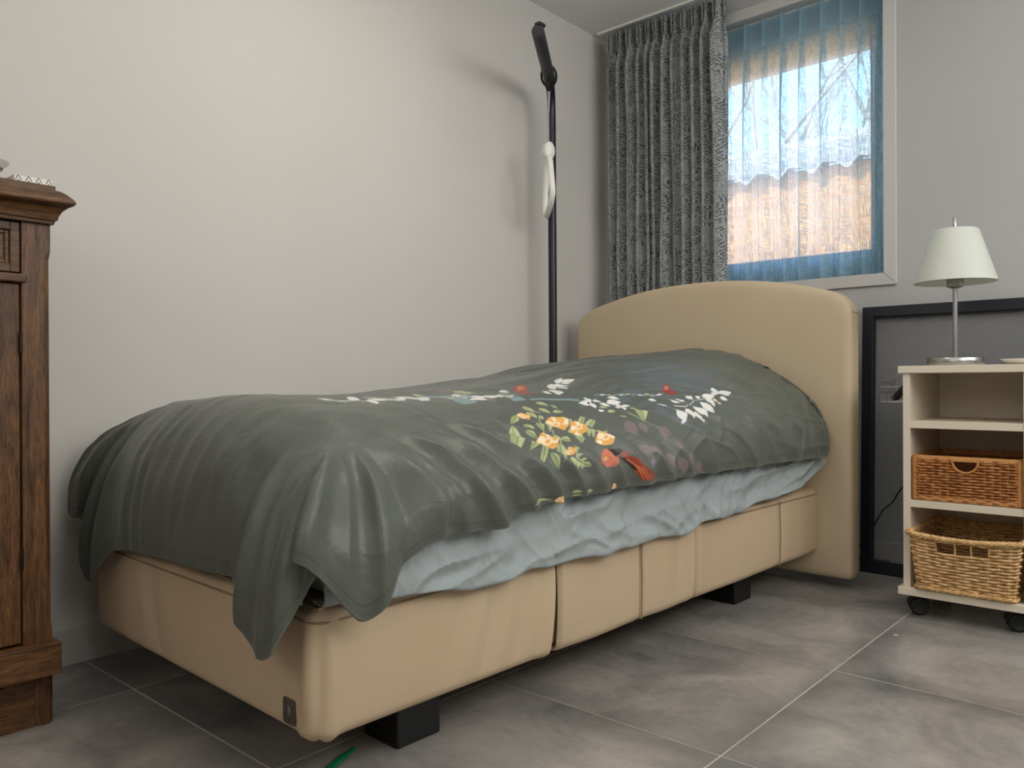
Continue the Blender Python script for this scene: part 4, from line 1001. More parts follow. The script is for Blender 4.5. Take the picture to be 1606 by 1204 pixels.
def drape_fn(s, t):
    su = 1.75; p = s/su; h = t/DH                       # h: 0 bottom .. 1 top
    head = np.clip((h-0.953)/0.012, 0, 1); head = head*head*(3-2*head)
    ph = p*NF*2*np.pi + 1.9*vnoise(p*6+0.0, h*0.9, 3) + 0.7*vnoise(p*15, h*2.2, 8)*(1-head)
    amp = 0.042*(0.75+0.5*vnoise(p*11, h*0.8, 5))
    w = np.sin(ph); w = np.sign(w)*np.abs(w)**0.8
    y = amp*w*(1-head*0.55); x = DX0 + (DX1-DX0)*p + 0.012*np.sin(2*ph)*(1-head)
    # narrow pinched pleats in the heading
    y = y + head*0.010*np.sin(ph*3) + (1-head)*0.004*np.sin(ph*3+2)*np.clip((h-0.75)/0.2, 0, 1)
    neck = np.exp(-((h-0.950)/0.012)**2); y = y*(1-0.45*neck)
    y = y + 0.006*vnoise(p*40, h*9, 9)*(1-head)
    x = x + 0.010*(1-h)*np.sin(p*np.pi)*0 + (p < 0.5)*0.012*(1-h)
    return x, 3.090 + y, DZ0 + t
cloth_obj('fabric', drape_fn, 1.75, DH, 560, 150, m_drape, dr)
tr = thing('curtain_track', 'white curtain track screwed to the ceiling above the drape', 'curtain track', (0.8, 3.09, 2.34))
MB().box(0.03, 1.5, 3.080, 3.100, 2.356, 2.366).build('rail', m_white_plastic, tr, bevel=0.002)

sh = thing('sheer_curtain', 'translucent pale blue linen sheer curtain with pinch pleats across the window', 'curtain', (0.8, 3.25, 1.14))
SX0, SX1, SZ0, SZ1 = 0.366, 1.266, 1.136, 2.248; SH = SZ1-SZ0; SU = 1.9
PLE = [0.395, 0.470, 0.545, 0.619, 0.705, 0.782, 0.866, 0.942, 1.03, 1.103, 1.18, 1.252]
def sheer_fn(s, t):
    p = s/SU; h = t/SH
    # cloth length between pleats: part flat, part taken up in the pleat
    n = len(PLE); q = p*n; i = np.clip(np.floor(q).astype(int), 0, n-1); f = q-i
    pl = np.array([SX0] + PLE + [SX1]); c = pl[i+1]; prev = (pl[i+1]+pl[i])/2; prev = np.where(i == 0, SX0, prev); nxt = (pl[np.minimum(i+2, n+1)]+pl[i+1])/2; nxt = np.where(i == n-1, SX1, nxt)
    # f in [0,.28] flat left, [.28,.72] pleat, [.72,1] flat right
    a = np.clip(f/0.28, 0, 1); b = np.clip((f-0.28)/0.44, 0, 1); d_ = np.clip((f-0.72)/0.28, 0, 1)
    hw = 0.007 + 0.012*np.clip((0.90-h)/0.25, 0, 1) + 0.009*np.clip(1-h, 0, 1)*(1+vnoise(i*1.7, h*2.0, 7))
    x = np.where(f < 0.28, prev + (c-hw-prev)*a, np.where(f < 0.72, c-hw+2*hw*b, c+hw+(nxt-c-hw)*d_))
    amp = 0.030 + 0.012*vnoise(i*2.3, h*1.5, 4)
    y = -amp*np.sin(np.pi*b) + 0.35*amp*np.sin(3*np.pi*b)*np.clip((0.93-h)/0.15, 0, 1)
    flat = 0.006*np.sin(a*np.pi)*(f < 0.28) + 0.006*np.sin(d_*np.pi)*(f > 0.72)
    y = y + flat*np.clip((0.9-h)/0.2, 0, 1)*(1+vnoise(i*3.1, h*2, 6)) + 0.006*(1-h)*vnoise(p*22, h*1.5, 12)
    x = x + 0.010*(1-h)*vnoise(p*9, h*2.2, 14)
    z = SZ0 + t
    return x, 3.245 + y, z
cloth_obj('fabric', sheer_fn, SU, SH, 700, 60, m_sheer, sh)
st = thing('sheer_track', 'thin white track along the top of the window recess carrying the sheer', 'curtain track', (0.8, 3.25, 2.25))
MB().box(0.362, 1.273, 3.232, 3.262, 2.2485, 2.2499).build('rail', m_white_plastic, st)

# ------------------------------------------------------------ leaning mesh screen
def lean(y_bot, y_top, z_top):
    return lambda z: y_bot + (y_top-y_bot)*z/z_top
sc = thing('framed_mesh_screen', 'large black framed grey mesh screen leaning on the wall behind the cream cart', 'mesh screen', (1.58, 3.13, 0))
ly = lean(3.118, 3.158, 1.0); X0, X1 = 1.203, 1.96; fw = 0.040
def lbox(mb, x0, x1, z0, z1, d0=0.0, d1=0.022):
    return mb.add([(x, ly(z)+dd, z) for z in (z0, z1) for (x, dd) in ((x0, d0), (x1, d0), (x1, d1), (x0, d1))], [(0,3,2,1),(4,5,6,7),(0,1,5,4),(1,2,6,5),(2,3,7,6),(3,0,4,7)])
lbox(MB(), X0, X0+fw, 0.0, 1.0).build('frame_bar', m_navy, sc, bevel=0.003)
lbox(MB(), X1-fw, X1, 0.0, 1.0).build('frame_bar', m_navy, sc, bevel=0.003)
lbox(MB(), X0+fw, X1-fw, 0.0, fw).build('frame_bar', m_navy, sc, bevel=0.003)
lbox(MB(), X0+fw, X1-fw, 1.0-fw, 1.0).build('frame_bar', m_navy, sc, bevel=0.003)
b = MB(); lbox(b, X0+fw, X0+fw+0.006, fw, 1.0-fw, 0.006, 0.018); lbox(b, X1-fw-0.006, X1-fw, fw, 1.0-fw, 0.006, 0.018); lbox(b, X0+fw, X1-fw, fw, fw+0.006, 0.006, 0.018); lbox(b, X0+fw, X1-fw, 1.0-fw-0.006, 1.0-fw, 0.006, 0.018)
b.build('mesh_bead', m_blackmat, sc)
lbox(MB(), X0+fw, X1-fw, fw, 1.0-fw, 0.0115, 0.0120).build('mesh', m_screen, sc)

# ------------------------------------------------------------ cart
cart = thing('shelf_cart', 'cream laminate shelf cart on black casters beside the bed', 'cart', (1.66, 2.8, 0))
CY0, CY1 = 2.628, 2.985; xl0, xl1, xr0, xr1 = 1.492, 1.512, 1.808, 1.828
MB().box(1.480, 1.840, 2.620, 2.990, 0.743, 0.765).build('top_panel', m_cart, cart, bevel=0.0015)
MB().box(xl0, xl1, CY0, CY1, 0.089, 0.743).build('side_panel', m_cart, cart, bevel=0.001)
MB().box(xr0, xr1, CY0, CY1, 0.089, 0.743).build('side_panel', m_cart, cart, bevel=0.001)
MB().box(xl1, xr0, CY0+0.002, CY1-0.012, 0.575, 0.597).build('shelf', m_cart, cart, bevel=0.001)
MB().box(xl1, xr0, CY0+0.002, CY1-0.012, 0.334, 0.356).build('shelf', m_cart, cart, bevel=0.001)
MB().box(1.480, 1.842, 2.612, 2.990, 0.066, 0.089).build('base_panel', m_cart, cart, bevel=0.0015)
MB().box(xl1, xr0, CY1-0.012, CY1-0.004, 0.089, 0.743).build('back_panel', m_cart, cart)
for (x, y) in ((1.525, 2.668), (1.785, 2.668), (1.525, 2.935), (1.785, 2.935)):
    c = MB().lathe([(0.008, 0.028), (0.011, 0.040), (0.015, 0.058), (0.016, 0.0658)], (x, y, 0), 14).build('caster', m_blackmat, cart, smooth=True)
    ax_ = Vector((0.42, -0.91, 0)).normalized(); sd_ = Vector((-ax_.y, ax_.x, 0)); cc = Vector((x, y, 0.0277))
    for s_ in (-1, 1):
        wv = MB(); rows = []
        for (r, xx) in ((0.006, 0.017), (0.016, 0.018), (0.020, 0.0195), (0.024, 0.019), (0.0272, 0.015), (0.0275, 0.006), (0.024, 0.003), (0.010, 0.003)):
            rows.append([cc + ax_*(s_*xx) + sd_*(r*math.cos(2*PI*k/26)) + Vector((0, 0, r*math.sin(2*PI*k/26))) for k in range(26)])
        wv.grid(rows, closed=True); wv.f += [tuple(range(26)), tuple(range(7*26, 8*26))[::-1]]; wv.build('wheel', m_blackmat, c, smooth=True)
    hd = MB(); rows = []
    for xx in (-0.021, -0.012, 0.0, 0.012, 0.0215):
        rr = 0.0295 + 0.0045*math.cos(xx*60); rows.append([cc + ax_*xx + sd_*(rr*math.cos(q)) + Vector((0, 0, rr*math.sin(q))) for q in [0.15 + (PI-0.3)*k/14 for k in range(15)]])
    hd.grid(rows).build('hood', m_black, c, smooth=True, solid=0.0015)
for (z) in (0.16, 0.66):
    MB().lathe([(0.0045, 0), (0.0045, 0.002)], (0, 0, 0), 12).build('screw_cap', m_cart, cart, local=True).matrix_local = Matrix.Translation((xl1-1.66+0.0015, 2.66-2.8, z)) @ Matrix.Rotation(PI/2, 4, 'Y')

# ------------------------------------------------------------ woven baskets
def rrect(x0, x1, y0, y1, r, n=120):
    per = []
    cs = [(x1-r, y0+r, -PI/2), (x1-r, y1-r, 0), (x0+r, y1-r, PI/2), (x0+r, y0+r, PI)]
    pts = []
    pts.append((x0+r, y0))
    for (cx, cy, a) in cs:
        for k in range(5):
            q = a + PI/2*k/4; pts.append((cx + r*math.cos(q), cy + r*math.sin(q)))
    P = [Vector(p) for p in pts] + [Vector(pts[0])]
    L = [0]
    for i in range(len(P)-1): L.append(L[-1] + (P[i+1]-P[i]).length)
    out = []
    for k in range(n):
        d_ = L[-1]*k/n; i = 0
        while i < len(L)-2 and L[i+1] < d_: i += 1
        t = (d_-L[i])/max(L[i+1]-L[i], 1e-9); q = P[i]*(1-t)+P[i+1]*t; tg = (P[i+1]-P[i]).normalized(); out.append((q.x, q.y, tg.y, -tg.x))
    return out
def basket(name, label, mat, x0, x1, y0, y1, z0, z1, taper, rows_n, wr, hole, rim_mat, nst, sag=0.0):
    t = thing(name, label, 'basket', ((x0+x1)/2, (y0+y1)/2, z0), None)
    N = nst*4; rad = 0.018
    def ring(f, extra=0.0, n=N):
        ins = taper*(1-f); return rrect(x0+ins, x1-ins, y0+ins, y1-ins, rad, n)
    wv = MB(); H = z1-z0
    per0 = ring(1.0)
    for r in range(rows_n):
        f = (r+0.5)/rows_n; z = z0 + wr + (H-2*wr)*f; P = ring(f)
        pts = []
        for k, (x, y, nx, ny) in enumerate(P):
            ph = math.pi*k/2 + (PI if r % 2 else 0)
            o = 0.0034*math.sin(ph)+random.uniform(-0.0004, 0.0004)
            pts.append((x + nx*o, y + ny*o, z + random.uniform(-0.0007, 0.0007) - sag*math.sin(PI*min(1, max(0, (x-x0)/(x1-x0))))*f, y))
        def inhole(p): return hole(p[0], p[2]) and p[3] < (y0+y1)/2
        runs = []; cur = []
        for p in pts + pts[:1]:
            if inhole(p):
                if len(cur) > 1: runs.append(cur)
                cur = []
            else: cur.append(p[:3])
        if len(cur) > 1: runs.append(cur)
        for c in runs: wv.tube(c, wr*random.uniform(0.88, 1.05), 6, flat=0.95)
    w = wv.build('weaving', mat, t, smooth=True); w['kind'] = 'stuff'
    sk_ = MB()
    for k in range(0, N, 2):
        a = ring(0.0)[k]; b_ = ring(1.0)[k]
        if any(hole(b_[0], z1-q_) for q_ in (0.02, 0.035)) and b_[1] < (y0+y1)/2: continue
        sk_.tube([(a[0], a[1], z0+0.002), (b_[0], b_[1], z1-0.002 - sag*math.sin(PI*min(1, max(0, (b_[0]-x0)/(x1-x0)))))], 0.0018, 5)
    s_ = sk_.build('stakes', mat, t, smooth=True); s_['kind'] = 'stuff'
    MB().box(x0+taper+0.004, x1-taper-0.004, y0+taper+0.004, y1-taper-0.004, z0, z0+0.006).build('bottom', mat, t, bevel=0.001)
    return t, ring
# upper brown basket
hx, hz, hr = 1.660, 0.481, 0.033
def hole1(x, z): return (x-hx)**2 + (z-hz)**2 < hr**2 and z < hz+0.004 or (abs(x-hx) < hr and z >= hz)
b1, ring1 = basket('rattan_basket', 'brown rattan basket with a half-round handle hole on the cart middle shelf', m_rattan, 1.517, 1.803, 2.636, 2.95, 0.3565, 0.492, 0.0, 15, 0.0036, hole1, m_wrap, 30)
def band(z0, z1, name, grow, mat, parent, x0, x1, y0, y1, gap=None):
    mb = MB(); P = rrect(x0, x1, y0, y1, 0.020, 96); rows = []
    for (z, o) in ((z0, 0.0), (z0+0.002, grow), (z1-0.003, grow), (z1, grow*0.4), (z1, -grow*1.2), (z1-0.003, -grow*1.6), (z0, -grow*1.4)):
        rows.append([(x+nx*o, y+ny*o, z) for (x, y, nx, ny) in P])
    rows.append(rows[0]); mb.grid(rows, closed=True); return mb.build(name, mat, parent, smooth=True)
band(0.478, 0.494, 'rim', 0.005, m_wrap, b1, 1.519, 1.801, 2.637, 2.948)
band(0.357, 0.372, 'base_band', 0.004, m_wrap, b1, 1.518, 1.802, 2.637, 2.948)
for (x, y) in ((1.523, 2.642), (1.797, 2.642), (1.523, 2.943), (1.797, 2.943)):
    MB().tube([(x, y, 0.360), (x, y, 0.490)], 0.0085, 10).build('corner_post', m_wrap, b1, smooth=True)
MB().tube([(hx + (hr+0.001)*math.cos(q), 2.6345, hz + (hr+0.001)*math.sin(q)) for q in [PI + PI*k/16 for k in range(17)]], 0.0038, 8).build('handle_edge', m_wrap, b1, smooth=True)
MB().tube([(hx + 0.033*math.cos(q), 2.9515, hz + 0.033*math.sin(q)) for q in [PI + PI*k/12 for k in range(13)]], 0.0035, 6).build('handle_edge', m_wrap, b1, smooth=True)
# lower pale basket
def hole2(x, z): return 1.596 < x < 1.722 and 0.214 < z < 0.243
b2, ring2 = basket('willow_basket', 'pale willow basket with braided rim on the cart bottom panel', m_willow, 1.516, 1.804, 2.592, 2.93, 0.0895, 0.262, 0.018, 17, 0.0042, hole2, m_willow, 22, sag=0.010)
def braid(z, P, r, name, parent, amp=0.006, turns=34, sag=0.0, x0=1.516, x1=1.804):
    for ph in (0, 2*PI/3, 4*PI/3):
        pts = []
        n = len(P)
        for k, (x, y, nx, ny) in enumerate(P):
            q = 2*PI*turns*k/n + ph; pts.append((x + nx*amp*math.cos(q), y + ny*amp*math.cos(q), z + amp*0.8*math.sin(q) - sag*math.sin(PI*min(1, max(0, (x-x0)/(x1-x0))))))
        MB().tube(pts, r, 6, closed=True).build(name, m_willow, parent, smooth=True)
braid(0.262, rrect(1.511, 1.809, 2.587, 2.935, 0.02, 340), 0.0040, 'rim_strand', b2, 0.0055, 30, 0.010)
braid(0.098, rrect(1.530, 1.790, 2.606, 2.916, 0.02, 300), 0.0036, 'base_strand', b2, 0.0045, 22)
for x in (1.640, 1.682):
    MB().tube([(x, 2.6035, 0.205), (x, 2.594, 0.255)], 0.0028, 6).build('handle_spoke', m_willow, b2, smooth=True)

# ------------------------------------------------------------ table lamp
lx, ly_, lz = 1.599, 2.80, 0.765
lamp = thing('table_lamp', 'brushed steel table lamp with pale conical shade on the cream cart', 'lamp', (lx, ly_, lz))
MB().lathe([(0.079, 0.0), (0.080, 0.001), (0.080, 0.025), (0.079, 0.026), (0.0, 0.0262)], (lx, ly_, lz), 64, cap=False).build('base', m_steel, lamp, smooth=True)
MB().lathe([(0.007, 0.019), (0.007, 0.262)], (lx, ly_, lz), 20).build('stem', m_steel, lamp, smooth=True)
MB().lathe([(0.010, 0.244), (0.024, 0.250), (0.0245, 0.252), (0.0245, 0.285), (0.020, 0.290)], (lx, ly_, lz), 32).build('socket', m_steel, lamp, smooth=True)
MB().lathe([(0.008, 0.290), (0.008, 0.43)], (lx, ly_, lz), 16).build('rod', m_steel, lamp, smooth=True)
MB().lathe([(0.0055, 0.428), (0.0055, 0.4675), (0.004, 0.469)], (lx, ly_, lz), 16).build('finial', m_steel, lamp, smooth=True)
MB().lathe([(0.1150, 0.2635), (0.1165, 0.2625), (0.118, 0.2635), (0.0675, 0.424), (0.063, 0.428), (0.012, 0.430), (0.012, 0.4285), (0.062, 0.4265), (0.0655, 0.423), (0.1150, 0.2635)], (lx, ly_, lz), 72, cap=False).build('lamp_shade', m_shade, lamp, smooth=True)

# dish at the cart's right
dh = thing('dish', 'small white shallow dish at the right end of the cart top', 'dish', (1.80, 2.72, 0.7655))
MB().lathe([(0.018, 0.0), (0.030, 0.001), (0.050, 0.010), (0.058, 0.0165), (0.0585, 0.0175), (0.057, 0.0175), (0.048, 0.0115), (0.028, 0.003), (0.0, 0.0025)], (1.79, 2.745, 0.7655), 40).build('bowl', m_white_plastic, dh, smooth=True)

# wire basket on the cart's left side
wb_ = thing('wire_basket', 'small chrome wire basket hooked on the left side of the cart', 'wire basket', (1.44, 2.82, 0.65))
WX0, WX1, WY0, WY1, WZ0 = 1.388, 1.489, 2.752, 2.93, 0.651
def wt(pts, r=0.0011): return MB().tube(pts, r, 6)
for y in (WY0, WY1):
    wt([(WX1, y, WZ0), (WX0, y, WZ0), (WX0, y, 0.714), (WX1, y, 0.757)]).build('end_wire', m_steel, wb_, smooth=True)
    wt([(WX0, y, 0.700), (WX0+0.055, y, 0.700)], 0.0008).build('end_wire', m_steel, wb_, smooth=True)
    for xx, zt_ in ((1.408, 0.695), (1.428, 0.73)): wt([(xx, y, WZ0), (xx, y, zt_)], 0.0008).build('end_wire', m_steel, wb_, smooth=True)
for (x, z) in ((WX0, WZ0), (WX1-0.001, WZ0), (WX0, 0.714), (WX1-0.001, 0.757), (WX0, 0.682)):
    wt([(x, WY0, z), (x, WY1, z)], 0.0013).build('long_wire', m_steel, wb_, smooth=True)
for k in range(9):
    y = WY0 + (WY1-WY0)*(k+0.5)/9
    wt([(WX1, y, WZ0-0.001), (WX0, y, WZ0-0.001), (WX0, y, 0.714)], 0.0008).build('floor_wire', m_steel, wb_, smooth=True)
rm = thing('remote_control', 'black remote control leaning in the wire basket', 'remote control', (1.45, 2.83, 0.655))
rb = MB().box(-0.0075, 0.0075, -0.022, 0.022, 0, 0.125).build('body', m_blackmat, rm, bevel=0.004, local=True)
rb.location = (-0.035, -0.02, 0.003); rb.rotation_euler = (0, math.radians(40), 0)
rc = MB().box(-0.004, 0.004, -0.018, 0.018, 0.118, 0.128).build('end_cap', m_steel, rm, bevel=0.001, local=True); rc.location = (-0.035, -0.02, 0.003); rc.rotation_euler = (0, math.radians(40), 0)

# lamp cord
cord = [(1.49, 3.0, 0.45), (1.43, 3.05, 0.40), (1.359, 3.095, 0.331), (1.325, 3.098, 0.275), (1.293, 3.099, 0.243), (1.262, 3.097, 0.185), (1.240, 3.094, 0.147), (1.216, 3.090, 0.112), (1.195, 3.085, 0.095), (1.15, 3.08, 0.08), (1.05, 3.06, 0.03), (0.95, 3.05, 0.006)]
def smooth_path(P, n=6):
    P = [Vector(p) for p in P]; out = []
    for i in range(len(P)-1):
        a, b, c, d_ = P[max(i-1, 0)], P[i], P[i+1], P[min(i+2, len(P)-1)]
        for k in range(n):
            t = k/n; out.append(0.5*((2*b) + (c-a)*t + (2*a-5*b+4*c-d_)*t*t + (3*b-a-3*c+d_)*t**3))
    return out + [P[-1]]
cd = thing('lamp_cord', 'thin black power cord hanging from the cart across the mesh screen', 'cord', (1.2, 3.08, 0))
MB().tube(smooth_path(cord), 0.0028, 8).build('wire', m_blackmat, cd, smooth=True)
cd2 = thing('floor_cord', 'black cord lying along the baseboard behind the headboard', 'cord', (1.1, 3.14, 0))
MB().tube(smooth_path([(1.30, 3.160, 0.045), (1.2, 3.160, 0.043), (1.1, 3.158, 0.040), (0.9, 3.15, 0.02), (0.7, 3.14, 0.004)]), 0.003, 8).build('wire', m_blackmat, cd2, smooth=True)

# ------------------------------------------------------------ oak cabinet
CYR, CYL, CF = 0.615, -0.45, 0.368
cab = thing('cabinet', 'old carved oak cabinet with moulded cornice against the left wall', 'cabinet', (0.2, 0.08, 0))
MB().box(0.014, 0.345, CYL+0.005, CYR-0.004, 0.11, 1.058).build('carcass', m_wood_v, cab, bevel=0.002)
def post(y0, y1, sgn):
    # corner post with a stopped chamfer on its outer edge
    ch = 0.012; rows = []
    for (z, c) in ((0.178, 0.0015), (0.20, 0.0015), (0.222, ch), (0.985, ch), (1.003, 0.0015), (1.060, 0.0015)):
        yo, yi = (y1, y0) if sgn > 0 else (y0, y1)
        rows.append([(0.330, yi, z), (CF, yi, z), (CF, yo - sgn*c, z), (CF - c, yo, z), (0.330, yo, z)])
    mb = MB().grid(rows, closed=True); mb.f += [(4, 3, 2, 1, 0), (25, 26, 27, 28, 29)]; mb.build('corner_post', m_wood_v, cab, bevel=0.001)
post(0.558, 0.613, 1); post(CYL, CYL+0.055, -1)
ym = (CYL+CYR)/2
MB().box(0.345, CF-0.002, ym-0.02, ym+0.02, 0.178, 1.058).build('centre_stile', m_wood_v, cab, bevel=0.001)
MB().box(0.345, CF+0.008, CYL+0.045, 0.566, 0.931, 0.949).build('rail', m_wood_h, cab, bevel=0.003)
for (a, b_) in ((CYL+0.057, ym-0.022), (ym+0.022, 0.556)):
    dz0, dz1 = 0.952, 1.056; q = 0.0175
    # drawer: raised rim around a sunk panel
    dr_ = MB(); x1 = CF-0.003
    dr_.box(0.346, x1, a, a+q, dz0, dz1); dr_.box(0.346, x1, b_-q, b_, dz0, dz1); dr_.box(0.346, x1, a+q, b_-q, dz0, dz0+q); dr_.box(0.346, x1, a+q, b_-q, dz1-q, dz1)
    dw = dr_.build('drawer', m_wood_h, cab, bevel=0.0015)
    MB().box(0.346, 0.353, a+q, b_-q, dz0+q, dz1-q).build('panel', m_wood_h, dw)
    fr_ = MB(); e = 0.008
    fr_.box(0.353, 0.359, a+q, a+q+e, dz0+q, dz1-q); fr_.box(0.353, 0.359, b_-q-e, b_-q, dz0+q, dz1-q); fr_.box(0.353, 0.359, a+q+e, b_-q-e, dz0+q, dz0+q+e); fr_.box(0.353, 0.359, a+q+e, b_-q-e, dz1-q-e, dz1-q)
    fr_.build('moulding', m_wood_h, dw, bevel=0.002)
    kb2 = MB().lathe([(0.004, 0), (0.004, 0.010), (0.011, 0.014), (0.010, 0.022), (0.003, 0.025)], (0, 0, 0), 16).build('knob', m_hinge, dw, smooth=True, local=True)
    kb2.matrix_local = Matrix.Translation((0.353-0.2, (a+b_)/2-0.08, 1.004)) @ Matrix.Rotation(PI/2, 4, 'Y')
    # door
    z0_, z1_ = 0.184, 0.929; st_ = 0.058; dd = MB(); x1 = CF-0.007
    dd.box(0.346, x1, a, a+st_, z0_, z1_); dd.box(0.346, x1, b_-st_, b_, z0_, z1_); dd.box(0.346, x1, a+st_, b_-st_, z0_, z0_+0.07); dd.box(0.346, x1, a+st_, b_-st_, z1_-0.07, z1_)
    do = dd.build('door', m_wood_v, cab, bevel=0.0015)
    MB().box(0.346, 0.353, a+st_, b_-st_, z0_+0.07, z1_-0.07).build('panel', m_wood_v, do)
    hy = b_+0.0008 if b_ > ym+0.1 else a-0.0008
    for zc in (0.808, 0.360):
        MB().tube([(CF-0.001, hy, zc-0.022), (CF-0.001, hy, zc+0.022)], 0.0032, 10).build('hinge', m_hinge, do, smooth=True)
MB().box(0.014, 0.392, CYL-0.010, 0.623, 0.112, 0.178).build('base_moulding', m_wood_h, cab, bevel=0.002)
# shaped apron with a cut-out
ap = []
for (y, z) in ((CYL+0.06, 0.0), (CYL+0.15, 0.0), (CYL+0.17, 0.03), (CYL+0.20, 0.045), (CYL+0.22, 0.07), (0.42, 0.07), (0.44, 0.062), (0.455, 0.046)):
    ap.append((y, z))
ap2 = [(0.583, 0.0), (0.583, 0.112), (0.470, 0.112), (0.512, 0.108), (0.534, 0.112), (0.528, 0.097), (0.520, 0.092), (0.512, 0.085), (0.500, 0.078), (0.470, 0.070), (0.42, 0.07), (0.40, 0.045), (0.36, 0.0)]
ap2 = [(0.583, 0.0), (0.583, 0.112), (0.532, 0.112), (0.528, 0.099), (0.519, 0.093), (0.513, 0.084), (0.500, 0.080), (0.46, 0.075), (0.42, 0.060), (0.38, 0.0)]
MB().prism(ap2, 'x', 0.335, 0.352).build('apron', m_wood_h, cab, bevel=0.001)
MB().prism([(ym*2-y, z) for (y, z) in ap2], 'x', 0.335, 0.352).build('apron', m_wood_h, cab, bevel=0.001)
for (y0, y1) in ((0.583, 0.618), (CYL-0.003, CYL+0.032)):
    MB().prism([(0.318, y0), (0.350, y0), (0.358, y0+0.010), (0.358, y1-0.008), (0.350, y1), (0.318, y1)], 'z', 0.0, 0.112).build('foot', m_wood_v, cab, bevel=0.001)
    MB().box(0.016, 0.05, y0, y1, 0.0, 0.112).build('foot', m_wood_v, cab, bevel=0.002)
# cornice: moulded profile mitred round three sides
prof = [(0.0, 1.058), (0.010, 1.058), (0.011, 1.064), (0.016, 1.066), (0.018, 1.074), (0.024, 1.084), (0.036, 1.093), (0.046, 1.097), (0.050, 1.101), (0.049, 1.106), (0.043, 1.112), (0.032, 1.121), (0.020, 1.128), (0.010, 1.130), (-0.03, 1.130)]
mb = MB(); rows = []
for (o, z) in prof:
    o = o*0.80; rows.append([(0.014, CYR-0.006+o, z), (CF+0.004+o, CYR-0.006+o, z), (CF+0.004+o, CYL+0.006-o, z), (0.014, CYL+0.006-o, z)])
mb.grid(rows, closed=True); n = len(prof); mb.f += [(0, 1, 2, 3), tuple((n-1)*4+k for k in range(4))[::-1]]
cn = mb.build('cornice', m_wood_h, cab, smooth=True)
MB().box(0.014, 0.362, CYL+0.01, 0.626, 1.1302, 1.1432).build('top_board', m_wood_h, cab, bevel=0.0015)

# patterned tile trivet and bowl on the cabinet
def trivet_mat():
    M = Mat('patterned_glaze', rough=0.25)
    sp = M.n('ShaderNodeSeparateXYZ'); M.l(M.tc.outputs['Object'], sp.inputs[0])
    fy = M.math('SUBTRACT', M.math('FRACT', M.math('MULTIPLY', sp.outputs[1], 52.0)), 0.5); fz = M.math('MULTIPLY', sp.outputs[2], 42.0)
    a = M.math('ABSOLUTE', fy); b_ = M.math('ABSOLUTE', fz)
    s1 = M.math('GREATER_THAN', M.math('SINE', M.math('ADD', M.math('MULTIPLY', a, 22.0), M.math('MULTIPLY', b_, 14.0))), 0.35)
    s2 = M.math('LESS_THAN', a, 0.30); k = M.math('MULTIPLY', s1, s2)
    M.col(M.mix(k, lin((214,208,194)), lin((36,34,34)))); return M.m
tv = thing('tile_trivet', 'black and white patterned tile trivet on the top of the oak cabinet', 'trivet', (0.31, 0.586, 1.1435))
o = MB().box(-0.045, 0.045, -0.037, 0.037, 0, 0.013).build('tile_body', trivet_mat(), tv, bevel=0.001, local=True); o.rotation_euler = (0, 0, 0.0)
o.data.transform(Matrix.Translation((0, 0, 0)))
bo = thing('bowl', 'white footed bowl with a thin dark line, left on the cabinet top', 'bowl', (0.315, 0.496, 1.1435))
MB().lathe([(0.020, 0.0), (0.026, 0.001), (0.030, 0.010), (0.040, 0.022), (0.047, 0.030), (0.054, 0.036), (0.0555, 0.038), (0.054, 0.039), (0.044, 0.034), (0.030, 0.018), (0.0, 0.012)], (0.315, 0.496, 1.1435), 40).build('body', m_white_plastic, bo, smooth=True)
MB().lathe([(0.0418, 0.0225), (0.0428, 0.0245), (0.0420, 0.0245)], (0.315, 0.496, 1.1435), 40, cap=False).build('painted_line', m_hinge, bo, smooth=True)

# small things on the floor
gc = thing('green_clip', 'green plastic clip lying on the floor under the bed corner', 'clip', (0.965, 0.925, 0))
for s_ in (-1, 1):
    MB().tube([(0.985+s_*0.004, 0.872, 0.006), (0.972+s_*0.002, 0.91, 0.008), (0.957, 0.952, 0.009)], [0.005, 0.006, 0.0045], 8, flat=0.8).build('jaw', m_green, gc, smooth=True)
ps = thing('paper_scrap', 'tiny white paper scrap on a floor tile in front of the cart', 'scrap', (1.533, 2.40, 0.0005))
MB().add([(1.526, 2.397, 0.0006), (1.533, 2.394, 0.0022), (1.541, 2.401, 0.0006), (1.534, 2.405, 0.0018)], [(0, 1, 2, 3)]).build('flake', m_paper, ps, solid=0.0004)

# ------------------------------------------------------------ outside
m_ground = mottled('garden_paving', (150,142,130), 0.9, 12, 3, 0.3, 60, 0.004)
tag(MB().box(-14, 14, YB+0.45, 30, -0.3, -0.12).build('ground', m_ground), kind='structure')
def brick_mat():
    M = Mat('neighbour_brick', rough=0.9)
    bt = M.n('ShaderNodeTexBrick'); bt.inputs['Scale'].default_value = 1.0; bt.inputs['Color1'].default_value = lin((196,128,74)); bt.inputs['Color2'].default_value = lin((212,148,92)); bt.inputs['Mortar'].default_value = lin((198,146,100))
    bt.inputs['Brick Width'].default_value = 0.22; bt.inputs['Row Height'].default_value = 0.07; bt.inputs['Mortar Size'].default_value = 0.006
    mp = M.n('ShaderNodeMapping'); mp.inputs['Rotation'].default_value = (PI/2, 0, 0); M.l(M.tc.outputs['Object'], mp.inputs['Vector']); M.l(mp.outputs[0], bt.inputs['Vector']); M.col(bt.outputs[0]); return M.m
hs_ = thing('neighbour_building', 'sunlit orange brick outbuilding with wavy pantile roof seen through the sheer', 'building', (-0.4, 6.6, -0.12))
MB().box(-7, 5, 6.56, 9.8, -0.12, 2.475).build('wall', brick_mat(), hs_)
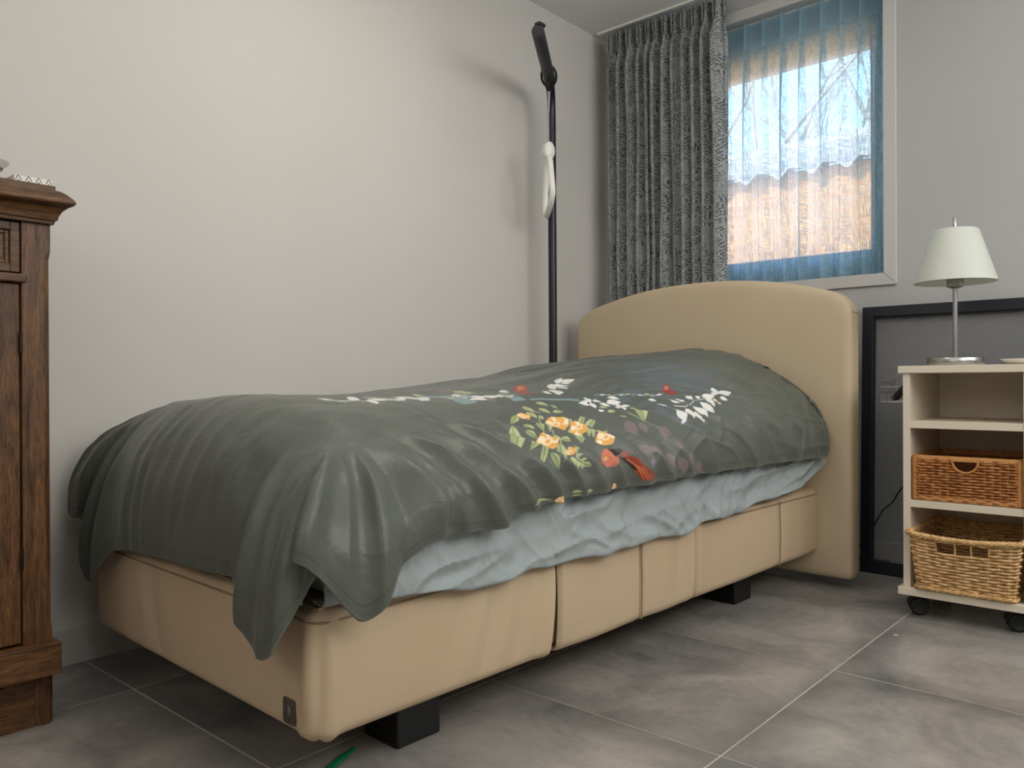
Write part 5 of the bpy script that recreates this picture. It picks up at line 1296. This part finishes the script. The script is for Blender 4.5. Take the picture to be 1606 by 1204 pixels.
def pantiles():
    m_pan = mottled('pantile', (168,158,146), 0.8, 14, 6, 0.1, 60)
    # each course of tiles is one wavy strip stepping up the slope
    nrow = 8; L = 2.1/nrow; W0 = -6.9; n = 640
    for r in range(nrow):
        mb = MB(); rows = []
        for f_ in (0.0, 1.0):
            y = 6.44 + (r+f_*1.12)*L; zb_ = 2.47 + (y-6.5)*0.36 + (0.028 if f_ == 0 else 0.0)
            rows.append([(W0 + 11.8*k/n, y, zb_ + 0.035*math.sin(2*PI*(11.8*k/n)/0.28) + 0.012*math.sin(4*PI*(11.8*k/n)/0.28+1)) for k in range(n+1)])
        low = [(p[0], p[1]+0.002, p[2]-0.03) for p in rows[0]]
        mb.grid([low] + rows).build('tile_course', m_pan, hs_, smooth=False)
    MB().tube([(W0, 6.5+2.12, 2.47+2.12*0.36+0.02), (W0+11.8, 6.5+2.12, 2.47+2.12*0.36+0.02)], 0.10, 12).build('ridge', m_pan, hs_, smooth=True)
pantiles()
m_bark = mottled('pale_bark', (176,166,152), 0.9, 20, 20, 0.3, 60, 0.004)
def tree(x, y, h, seed, label):
    rs = random.Random(seed); mb = MB()
    def br(p, d_, l, r, dep):
        q = p; pts = [p]; rr = [r]; dd_ = d_.copy()
        for k in range(4):
            dd_ = (dd_ + Vector((rs.uniform(-.18, .18), rs.uniform(-.18, .18), rs.uniform(-.05, .15)))).normalized(); q = q + dd_*(l/4); pts.append(q.copy()); rr.append(r*(1-0.13*(k+1)))
        mb.tube(pts, rr, 5 if dep > 2 else 8)
        if dep < 6:
            for k in range(rs.choice((2, 3, 3))):
                a = pts[rs.choice((2, 3, 4))]; nd = (dd_ + Vector((rs.uniform(-1, 1), rs.uniform(-1, 1), rs.uniform(-.3, .7)))*0.8).normalized(); br(a, nd, l*rs.uniform(.6, .8), r*0.5, dep+1)
    br(Vector((x, y, -0.12)), Vector((0, 0, 1)), h*0.35, h*0.018, 0)
    t = mb.build('bare_tree', m_bark, None, smooth=True); tag(t, label, 'tree'); return t
tree(-3.3, 11.2, 9.0, 5, 'bare pale tree beyond the outbuilding, left in the window')
tree(-1.7, 14.6, 10.5, 9, 'bare pale tree beyond the outbuilding, rightmost in the window')
tree(-3.0, 18.0, 12.5, 21, 'tallest bare tree, farthest behind the outbuilding')
